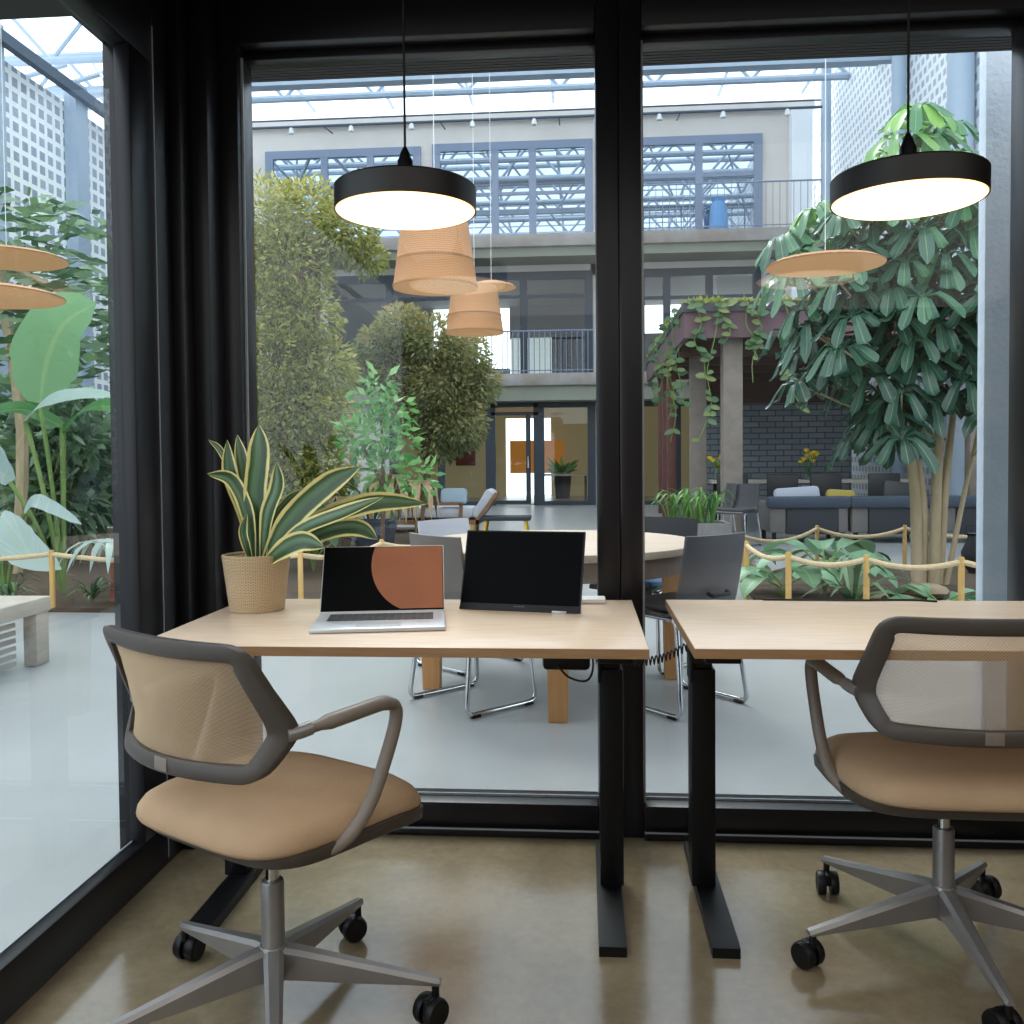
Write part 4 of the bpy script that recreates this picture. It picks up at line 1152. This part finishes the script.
# tropical planting beyond the side window
def banana(loc, leaves, label, lm='leaf_banana', stemr=.03):
    t = thing('banana_plant', label, 'plant', loc)
    base = Vector(loc); stm = MB()
    for pts, w, nr in leaves:
        pts = [Vector(p) - base for p in pts]
        stm.tube(smooth([(0, 0, 0), pts[0] * .55 + Vector((0, 0, .1)), pts[0]], 8), stemr * .7, 6)
        MB().leaf(pts, w, nr, n=14, fold=.18, rag=.07, rnd=random.random(), prof=lambda t_: math.sin(PI * min(1, t_ * .95 + .05)) ** .55).build('leaf', M[lm], t, True, 180)
    stm.build('stem', M['stem'], t)
    return t
banana((-4.75, 7.9, .03), [([(-4.88, 7.8, 1.70), (-4.78, 7.75, 2.05), (-4.55, 7.65, 2.38), (-4.22, 7.6, 2.55)], .62, (.25, -1, .25)),
                         ([(-4.72, 7.9, 1.45), (-4.5, 7.8, 1.60), (-4.25, 7.7, 1.66), (-3.95, 7.6, 1.60)], .26, (0, -.6, 1)),
                         ([(-4.8, 8.0, 1.5), (-5.1, 7.9, 1.65), (-5.35, 7.8, 1.60), (-5.6, 7.8, 1.45)], .30, (0, -.5, 1))], 'banana plant with one big upright bright green leaf beyond the side window')
banana((-4.1, 8.6, .03), [([(-4.2, 8.6, 1.9), (-4.15, 8.5, 2.25), (-4.05, 8.45, 2.5), (-3.9, 8.4, 2.62)], .42, (-.4, -1, .4)),
                        ([(-4.3, 8.5, 1.75), (-4.0, 8.4, 1.9), (-3.8, 8.4, 1.92), (-3.5, 8.3, 1.80)], .30, (0, -.4, 1))], 'banana plant with a cupped leaf against the side window frame')
banana((-4.45, 7.4, .03), [([(-4.7, 7.3, 1.52), (-4.45, 7.2, 1.66), (-4.15, 7.2, 1.72), (-3.8, 7.1, 1.70)], .22, (0, -.7, 1)),
                        ([(-4.85, 7.3, 1.0), (-5.0, 7.2, 1.25), (-5.1, 7.2, 1.35), (-5.25, 7.2, 1.25)], .28, (0, -.7, .8))], 'plant with long silvery horizontal leaves beyond the side window', 'leaf_pale')
banana((-4.75, 7.05, .03), [([(-4.75, 7.0, .75), (-4.65, 6.95, .62), (-4.5, 6.95, .45), (-4.2, 6.95, .30)], .30, (.3, -1, .4)),
                        ([(-4.85, 7.0, .60), (-5.0, 6.95, .68), (-5.15, 6.95, .60), (-5.3, 6.95, .35)], .36, (-.3, -1, .5)),
                        ([(-4.6, 7.1, .75), (-4.45, 7.0, .85), (-4.3, 7.0, .80), (-4.05, 7.0, .66)], .12, (0, -1, .6))], 'low plant with big silvery leaves behind the rope near the bench', 'leaf_pale')
rs = thing('cordyline', 'small rosette plant on a short red brown stem by the side window', 'plant', (-3.78, 7.0, .03))
MB().tube([(0, 0, 0), (.02, 0, .18), (0, 0, .36)], [.05, .045, .04], 8).build('stem', M['red_stem'], rs)
lf = MB()
for i in range(16):
    a_ = 2 * PI * i / 16; d = Vector((math.cos(a_), math.sin(a_), 0)); l = random.uniform(.3, .45)
    lf.leaf([(0, 0, .34), d * l * .4 + Vector((0, 0, .5)), d * l * .8 + Vector((0, 0, .45)), d * l * 1.05 + Vector((0, 0, .28))], .06, Vector((0, 0, 1)) - d * .3, n=6)
lf.build('foliage', M['leaf_pale'], rs, True, 180)
for i, (x, y) in enumerate(((-3.95, 6.95), (-3.55, 7.05), (-4.6, 6.9))):
    blade_plant('tuft_plant', ['short dark tuft left of the red brown stem', 'short dark tuft right of the red brown stem', 'short dark tuft behind the wooden post near the bench'][i], (x, y, .03), 26, .26, .025, M['leaf_under'], .9)
# feathery tree high at left
tl = thing('fan_leaf_tree', 'tree with layered horizontal branches high in the side window', 'tree', (-5.6, 8.8, 0))
mb = MB(); tr = MB()
tr.tube(smooth([(-.2, 0, 0), (-.1, 0, 1.5), (-.3, 0, 3.0), (-.5, 0, 3.9)], 10), .06, 8)
tr.tube(smooth([(-.7, -.1, 3.35), (-.1, -.2, 3.15), (.5, -.3, 2.85), (.75, -.3, 2.7)], 8), .028, 6)
for (x, z, L_) in ((-.3, 3.75, .9), (.25, 3.72, .5), (.45, 3.55, .4), (-.2, 3.42, .9), (.15, 3.3, .6), (.5, 3.12, .6), (-.3, 3.05, .9), (.2, 2.95, .8), (.9, 2.95, .5), (-.1, 2.8, .9), (.6, 2.75, .8), (1.1, 2.6, .5), (0, 2.6, .9), (.9, 2.35, .6), (.3, 2.35, .8), (-.2, 2.2, .8), (.7, 2.15, .7)):
    for k in range(34):
        p = Vector((x + random.uniform(-L_, L_) * .55, random.uniform(-.5, .4), z + random.gauss(0, .05)))
        d = Vector((random.choice((-1, 1)) * random.uniform(.4, 1), random.uniform(-.8, .8), random.uniform(-.35, .15)))
        mb.dleaf(p, d, random.uniform(.18, .32), random.uniform(.06, .10))
mb.build('crown', M['leaf_under'], tl, False); tr.build('trunk', M['bark_pale'], tl)
# dark dense shrubs behind, filling the garden towards the far wall
for i, (x, y, z, r_) in enumerate(((-6.3, 10.3, 1.2, .85), (-5.0, 11.9, 1.1, .8), (-7.6, 11.5, 1.3, .9), (-6.4, 12.9, 1.4, .9), (-4.9, 14.0, 1.1, .8), (-8.4, 13.6, 1.4, .9))):
    tree('dense_shrub', ('dark shrub behind the upright banana leaf', 'dark shrub next to the side window frame, beyond the banana plants', 'dark shrub at the edge of the side view beyond the banana plants', 'dark shrub farther back in the side garden', 'dark shrub behind the olive tree', 'dark shrub close to the glass block wall')[i], (x, y, .03),
         [(0, 0, z * .6, r_ * .72), (r_ * .3, 0, z * 1.1, r_ * .52), (-r_ * .3, .1, z * 1.0, r_ * .52), (0, 0, z * 1.5, r_ * .45)], 1500, .26, .11, M['leaf_under'], [[(0, 0, 0), (.05, 0, z), (0, 0, z * 1.5)]], M['bark'], .06, cat='shrub', group='dense shrubs of the side garden')

# bench outside the side window
bn = thing('bench', 'weathered pale bench with slatted front beyond the side window', 'bench', (-3.45, 4.0, 0))
MB().bb(-.42, .36, -1.6, 1.0, .30, .385, .006).build('bench_top', M['bench_wood'], bn)
for y in (-1.5, .93):
    MB().bb(.27, .35, y - .06, y + .06, 0, .30, .004).build('leg', M['bench_wood'], bn)
    MB().bb(-.38, -.30, y - .06, y + .05, 0, .30, .004).build('leg', M['bench_wood'], bn)
sl = MB()
for i in range(6): sl.bb(.29, .305, -1.45, .75, .03 + i * .043, .055 + i * .043)
sl.build('slat_panel', P('slat_grey', '#9c9790', .6), bn)

# navy planter, loungers, side table
np_ = thing('square_planter', 'navy blue square tapered planter behind the plant leaves', 'planter', (-2.47, 10.6, 0))
MB().loft([[(s1_ * h, s2_ * h, z) for s1_, s2_ in ((-1, -1), (1, -1), (1, 1), (-1, 1))] for z, h in ((0, .17), (.45, .22), (.45, .19), (.38, .19))]).build('body', M['navy'], np_, False)
MB().bb(-.18, .18, -.18, .18, .36, .39).build('soil', M['soil'], np_)
lg = thing('lounge_chair', 'light grey cushioned lounge chair with wooden frame by the far doors', 'lounge chair', (-2.2, 14.2, 0))
MB().box((-.25, 0, .34), (1.5, .65, .17), bev=.05).build('seat_cushion', M['light_fabric'], lg)
MB().box((.66, 0, .47), (.15, .65, .50), ry=R(32), bev=.05).build('back_cushion', M['light_fabric'], lg)
fr = MB(); fr.bb(-.9, .6, -.34, -.29, .16, .23); fr.bb(-.9, .6, .29, .34, .16, .23); fr.bb(-.9, -.85, -.34, .34, .16, .23); fr.bb(.55, .6, -.34, .34, .16, .23); fr.beam((.55, -.315, .2), (.88, -.315, .64), .04, .05); fr.beam((.55, .315, .2), (.88, .315, .64), .04, .05)
fr.bb(-.3, .35, -.36, -.30, .46, .50); fr.bb(-.3, -.25, -.36, -.31, .2, .48); fr.bb(.3, .35, -.36, -.31, .2, .48)
fo = fr.build('frame', P('brown_teak', '#8a6444', .6), lg)
for x in (-.85, .5):
    for y in (-.31, .31): MB().bb(x - .03, x + .03, y - .03, y + .03, 0, .17).build('leg', M['bamboo'], lg)
mb = MB(); mb.box((-2.0, 13.98, .595), (.42, .14, .26), rx=R(-20), bev=.06)
tag(mb.build('throw_pillow', P('pale_blue_pillow', '#9fb2c0', .9)), 'pale blue pillow leaning on the lounge chair', 'pillow')
sd = thing('low_table', 'low dark side table on yellow legs beside the lounge chair', 'table', (-1.15, 14.0, 0))
MB().bb(-.42, .35, -.25, .25, .22, .28, .01).build('tabletop', M['sofa_dark'], sd)
for x in (-.33, .27):
    for y in (-.2, .2): MB().beam((x, y, .22), (x * 1.12, y * 1.1, 0), .035, .035).build('leg', M['flower'], sd)

# ------------------------------------------------------------------ pergola
pg = thing('pergola', 'brown timber pergola with plum fascia and dark flat roof', 'pergola', (0, 0, 0))
MB().bb(1.44, 5.72, 13.0, 20.5, 3.24, 3.36).build('roof', M['roof_edge'], pg)
MB().bb(1.46, 5.72, 13.05, 13.13, 2.87, 3.24).bb(1.46, 1.54, 13.13, 20.4, 2.87, 3.24).build('fascia', M['perg_face'], pg)
MB().bb(1.54, 5.72, 13.13, 20.4, 2.98, 3.05).build('roof_lining', M['perg_dark'], pg)
bm_ = MB()
for i in range(4): bm_.bb(1.54, 5.72, 14.4 + i * 1.35, 14.52 + i * 1.35, 2.76, 2.98)
bm_.build('rafter', M['perg_wood'], pg)
MB().bb(2.3, 5.72, 19.2, 19.3, 2.3, 2.98).build('timber_screen', M['perg_wood'], pg)
MB().bb(2.045, 2.325, 13.25, 13.53, 0, 2.95, .01).build('post', M['perg_post'], pg)
MB().bb(1.84, 2.10, 15.4, 15.66, 0, 2.95, .01).build('post', M['perg_post'], pg)
for x, y in ((1.56, 16.6), (1.58, 17.8), (1.62, 19.2)): MB().bb(x, x + .16, y, y + .18, 0, 2.95, .01).build('post', M['rust'], pg)
MB().bb(5.5, 5.7, 13.25, 13.45, 0, 2.95, .01).build('post', M['perg_post'], pg)
struct('brick_wall', MB().bb(2.4, 5.65, 19.4, 19.6, 0, 2.86), M['brick'], label='dark grey brick wall at the rear of the pergola', cat='wall')
mb = MB()
for i in range(900):
    if i % 3: p = Vector((random.uniform(1.5, 3.6) if i % 2 else random.uniform(1.5, 2.4), random.uniform(13.0, 13.4), 3.36))
    else: p = Vector((random.uniform(1.42, 1.8), random.uniform(13.0, 20), 3.36))
    mb.dleaf(p, (random.uniform(-.9, .9), random.uniform(-.9, .3), random.uniform(.1, .6)), random.uniform(.06, .15), .05)
tag(mb.build('roof_greenery', M['leaf_moss'], None, False), 'yellow green tufts growing along the pergola roof edge', 'greenery', kind='stuff')
vines = [(1.62, 13.0, 1.0, .1), (1.95, 12.98, 1.9, -.25), (2.05, 12.98, .55, .0), (2.35, 12.98, 1.1, .1), (2.5, 12.98, .75, -.05), (2.85, 12.98, 1.45, .15), (1.43, 13.6, 1.4, .05), (1.42, 14.4, 1.9, .0), (1.42, 15.3, 1.5, .1), (1.41, 16.3, 1.2, .0), (1.41, 17.5, 1.0, .0)]
vl = ['vine hanging at the front corner of the pergola roof', 'long vine hanging in front of the grey pergola post', 'short leafy vine on the plum fascia', 'vine with paired leaves hanging right of the grey post', 'short vine hanging right of the grey post', 'vine hanging from the roof edge near the umbrella tree leaves',
      'first vine hanging along the receding pergola side', 'longest vine along the receding pergola side', 'third vine along the receding pergola side', 'fourth vine along the receding pergola side', 'last vine along the receding pergola side']
for i, (x, y, L_, sw) in enumerate(vines):
    t = thing('hanging_vine', vl[i], 'vine', (x, y, 3.37), group='vines hanging from the pergola')
    pts = [(0, .08 if i < 6 else 0, 0), (0, -.03, -.05)] + [(sw * u + .07 * math.sin(u * 9 + i), -.03, -.05 - L_ * u) for u in (.25, .5, .75, 1)]
    pl = smooth(pts, 26)
    MB().tube(pl, .008, 5).build('stem', M['stem'], t)
    lf = MB()
    for k in range(2, len(pl)):
        if random.random() < .42:
            for s_ in (-1, 1):
                if random.random() < .65:
                    d = Vector((s_ * random.uniform(.5, 1), random.uniform(-.8, .1), random.uniform(-.7, .2)))
                    lf.leaf([pl[k], pl[k] + d * .07, pl[k] + d * .15], random.uniform(.07, .10), (0, -1, .4), n=4, prof=lambda t_: math.sin(PI * min(1, t_ * .9 + .1)) ** .6)
    lf.build('foliage', M['leaf_vine'], t, True, 180)

# sofas, seen from behind
def make_sofa(label):
    t = thing('sofa', label, 'sofa', group='slate sofas under the pergola')
    MB().bb(-.52, -.30, -.40, .40, .14, .55, .03).bb(.38, .52, -.40, .40, .14, .55, .03).build('side', M['sofa_side'], t)
    MB().bb(-.30, .38, -.41, -.30, .12, .53, .02).build('back_panel', M['sofa_dark'], t)
    MB().bb(-.55, .55, -.46, -.24, .47, .63, .05).build('back_cushion', M['denim'], t)
    MB().bb(-.50, .50, -.24, .42, .28, .44, .05).build('seat_cushion', M['denim'], t)
    for x in (-.45, .45):
        for y in (-.34, .34): MB().bb(x - .025, x + .025, y - .025, y + .025, 0, .14).build('leg', M['black'], t)
    return t
so1 = make_sofa('slate blue sofa under the pergola, seen from behind, bearing a grey cushion'); place(so1, (3.04, 12.75, 0))
so2 = dup(so1); place(so2, (4.12, 12.75, 0), 0, 'slate blue sofa under the pergola, seen from behind, left of the tree trunks')
so3 = dup(so1); place(so3, (5.25, 12.75, 0), 0, 'slate blue sofa under the pergola, mostly behind the tree trunks')
mb = MB(); mb.box((2.95, 12.66, .64), (.62, .14, .22), rx=R(-18), ry=R(-4), bev=.06)
tag(mb.build('throw_pillow', M['grey_cushion']), 'grey cushion with pale edge on top of the first sofa', 'pillow')
mb = MB(); mb.box((3.55, 12.70, .60), (.40, .14, .22), rx=R(-15), ry=R(3), bev=.06)
tag(mb.build('throw_pillow', M['mustard']), 'mustard cushion between the first two sofas', 'pillow')
mb = MB(); mb.box((4.35, 12.72, .66), (.5, .16, .3), rx=R(-15), ry=R(8), bev=.06)
tag(mb.build('throw_pillow', M['shell_black']), 'black cushion on the sofa beside the trunks', 'pillow')
# long table with chairs, flowers
lt2 = thing('long_table', 'long dark table with pale top under the pergola behind the sofas', 'table', (3.5, 15.4, 0))
MB().bb(-1.36, 1.9, -.45, .45, .74, .79).build('tabletop', M['bench_wood'], lt2)
for x in (-1.2, 1.75):
    for y in (-.35, .35): MB().bb(x - .04, x + .04, y - .04, y + .04, 0, .74).build('leg', M['black'], lt2)
def box_chair(label):
    t = thing('dining_chair', label, 'chair', group='dark chairs at the long table')
    MB().bb(-.24, .24, -.22, .24, .40, .47, .02).build('seat', M['shell_black'], t)
    MB().bb(-.24, .24, -.26, -.20, .45, .90, .02).build('backrest', M['shell_black'], t)
    for x in (-.2, .2):
        for y in (-.2, .2): MB().bb(x - .02, x + .02, y - .02, y + .02, 0, .40).build('leg', M['black'], t)
    return t
b1 = box_chair('dark square backed chair at the long table above the grey cushion'); place(b1, (3.12, 14.55, 0))
for x, l in ((3.78, 'dark square backed chair at the long table, below the flowers'), (4.66, 'dark square backed chair at the long table, nearest the trunks'), (2.35, 'dark square backed chair at the long table, beside the grey post')):
    c = dup(b1); place(c, (x, 14.55, 0), 0, l)
for i, (x, h) in enumerate(((2.25, .16), (3.75, .20))):
    t = thing('flower_vase', ['yellow flowers in a vase beside the grey pergola post', 'yellow and orange flowers in a vase before the brick wall'][i], 'vase', (x, 15.3, .79))
    MB().lathe([(.05, .0), (.06, .02), (.05, h), (.06, h + .02)], 14).build('vase', M['vase'], t)
    fl = MB(); lf = MB()
    for k in range(9 if i else 6):
        d = Vector((random.uniform(-.16, .16), random.uniform(-.1, .1), h + random.uniform(.08, .28)))
        lf.tube([(0, 0, h * .3), d], .006, 4); fl.lathe([(.005, -.03), (.04, 0), (.05, .03), (.02, .04)], 8, d)
        lf.dleaf(d * .8, (random.uniform(-1, 1), -.4, .3), .12, .05)
    fl.build('flower', M['flower'], t); lf.build('stem', M['leaf_bright'], t)
for i, (x, y) in enumerate(((1.82, 12.4), (2.05, 12.05))):
    c = dup(s2); place(c, (x, y, 0), R(100 + 40 * i), ['charcoal sled chair under the pergola by the spiky grass', 'charcoal sled chair under the pergola in front of the grey post'][i])

# ------------------------------------------------------------------ glass reflections of indoor rattan lamps, built as solid shapes on added cords
def rattan_cone(loc, r0, r1, h, label, ztop=11.3):
    t = thing('rattan_reflection', label, 'pendant lamp', loc)
    prof = [(r0, 0), (r0 * 1.015, h * .03), (r0 * .99, h * .06)] + [(r0 + (r1 - r0) * u, h * u) for u in (.2, .36)] + [(r0 + (r1 - r0) * .38 + .006, h * .385), (r0 + (r1 - r0) * .41, h * .41)] + [(r0 + (r1 - r0) * u, h * u) for u in (.6, .8, .95)] + [(r1 * .93, h)]
    MB().lathe(prof, 56, caps=False).build('shade', M['rattan'], t)
    MB().lathe([(r0 * .985, .004), (r1 * .96, h * .92), (.01, h * .93)], 40, caps=False).lathe([(r0, 0), (r0 * .82, .012), (.01, .03)], 40, caps=False).build('shade_lining', M['rattan_in'], t)
    MB().tube([(0, 0, h * .9), (0, 0, ztop - loc[2])], .0025, 6).build('cord', M['white'], t)
def rattan_disc(loc, r0, label, ztop=11.3):
    t = thing('rattan_reflection', label, 'pendant lamp', loc)
    MB().lathe([(r0, 0), (r0 * 1.01, .008), (r0 * .9, .03), (r0 * .5, .06), (.02, .075)], 48, caps=False).build('shade', M['rattan'], t)
    MB().lathe([(r0, 0), (r0 * .6, .006), (.005, .008)], 48, caps=False).build('shade_lining', M['rattan_in'], t)
    MB().tube([(0, 0, .06), (0, 0, ztop - loc[2])], .0025, 5).build('cord', M['white'], t)
rattan_cone((-1.05, 6.5, 2.40), .305, .235, .52, 'reflection of a large woven rattan cone lamp, built solid behind the black pendant')
rattan_cone((-1.06, 9.0, 2.425), .288, .225, .47, 'reflection of a smaller looking woven rattan cone lamp, built solid below the large cone')
rattan_disc((-.95, 9.6, 2.985), .26, 'reflection of a small flat rattan disc lamp, built solid beside the rattan cones')
rattan_disc((1.655, 6.3, 2.45), .385, 'reflection of a wide flat rattan disc lamp, built solid before the umbrella tree')
rattan_disc((-4.30, 6.5, 2.69), .42, 'upper reflection of a flat rattan disc lamp, built solid beyond the side window')
rattan_disc((-3.80, 5.5, 2.22), .47, 'lower reflection of a wide rattan disc lamp, built solid beyond the side window')

# ------------------------------------------------------------------ light
wd = bpy.data.worlds.new('World'); sc.world = wd; wd.use_nodes = True
nt = wd.node_tree
bg = nt.nodes['Background']
tc = N(nt, 'ShaderNodeTexCoord'); sp = N(nt, 'ShaderNodeSeparateXYZ'); nt.links.new(tc.outputs['Generated'], sp.inputs[0])
rp = N(nt, 'ShaderNodeValToRGB'); rp.color_ramp.elements[0].color = lin('#e9f2fb'); rp.color_ramp.elements[1].color = lin('#f4f8ff'); rp.color_ramp.elements[0].position = .1
nt.links.new(sp.outputs[2], rp.inputs[0]); nt.links.new(rp.outputs[0], bg.inputs['Color'])
bg.inputs['Strength'].default_value = 3.2
sun = bpy.data.lights.new('daylight_sun', 'SUN'); sun.energy = 3.0; sun.angle = R(25); sun.color = (1, .97, .92)
so_ = bpy.data.objects.new('daylight_sun', sun); col.objects.link(so_)
so_.rotation_euler = Vector((.25, -.75, -1.0)).to_track_quat('-Z', 'Y').to_euler()
def area(name, loc, size, power, color, target):
    l = bpy.data.lights.new(name, 'AREA'); l.shape = 'RECTANGLE'; l.size, l.size_y = size; l.energy = power; l.color = color
    o = bpy.data.objects.new(name, l); col.objects.link(o); o.location = loc
    o.rotation_euler = (Vector(target) - Vector(loc)).to_track_quat('-Z', 'Y').to_euler()
    return o
area('interior_fill', (1.3, -1.1, 2.6), (5.0, 4.8), 80, (1, .97, .93), (1.3, -1.1, 0))  # added unseen fill, lifts the room's brightness from ceiling height

# ------------------------------------------------------------------ camera
cam = bpy.data.cameras.new('camera'); co = bpy.data.objects.new('camera', cam); col.objects.link(co)
cam.sensor_width = 36; cam.lens = 900 / 1024 * 36; cam.shift_y = -24 / 1024; cam.clip_start = .05; cam.clip_end = 200
yaw, pitch, roll = math.atan(70 / 900), R(1.76), R(.49)
fw = Vector((-math.sin(yaw) * math.cos(pitch), math.cos(yaw) * math.cos(pitch), -math.sin(pitch)))
rt = Vector((math.cos(yaw), math.sin(yaw), 0)); up = rt.cross(fw)
r2 = rt * math.cos(roll) - up * math.sin(roll); u2 = rt * math.sin(roll) + up * math.cos(roll)
co.matrix_world = Matrix(((r2.x, u2.x, -fw.x, 0), (r2.y, u2.y, -fw.y, 0), (r2.z, u2.z, -fw.z, 1.15), (0, 0, 0, 1)))
sc.camera = co
sc.view_settings.view_transform = 'Standard'
sc.view_settings.look = 'None'
sc.cycles.use_denoising = True
sc.cycles.max_bounces = 8
sc.cycles.transparent_max_bounces = 16
sc.cycles.sample_clamp_indirect = 6
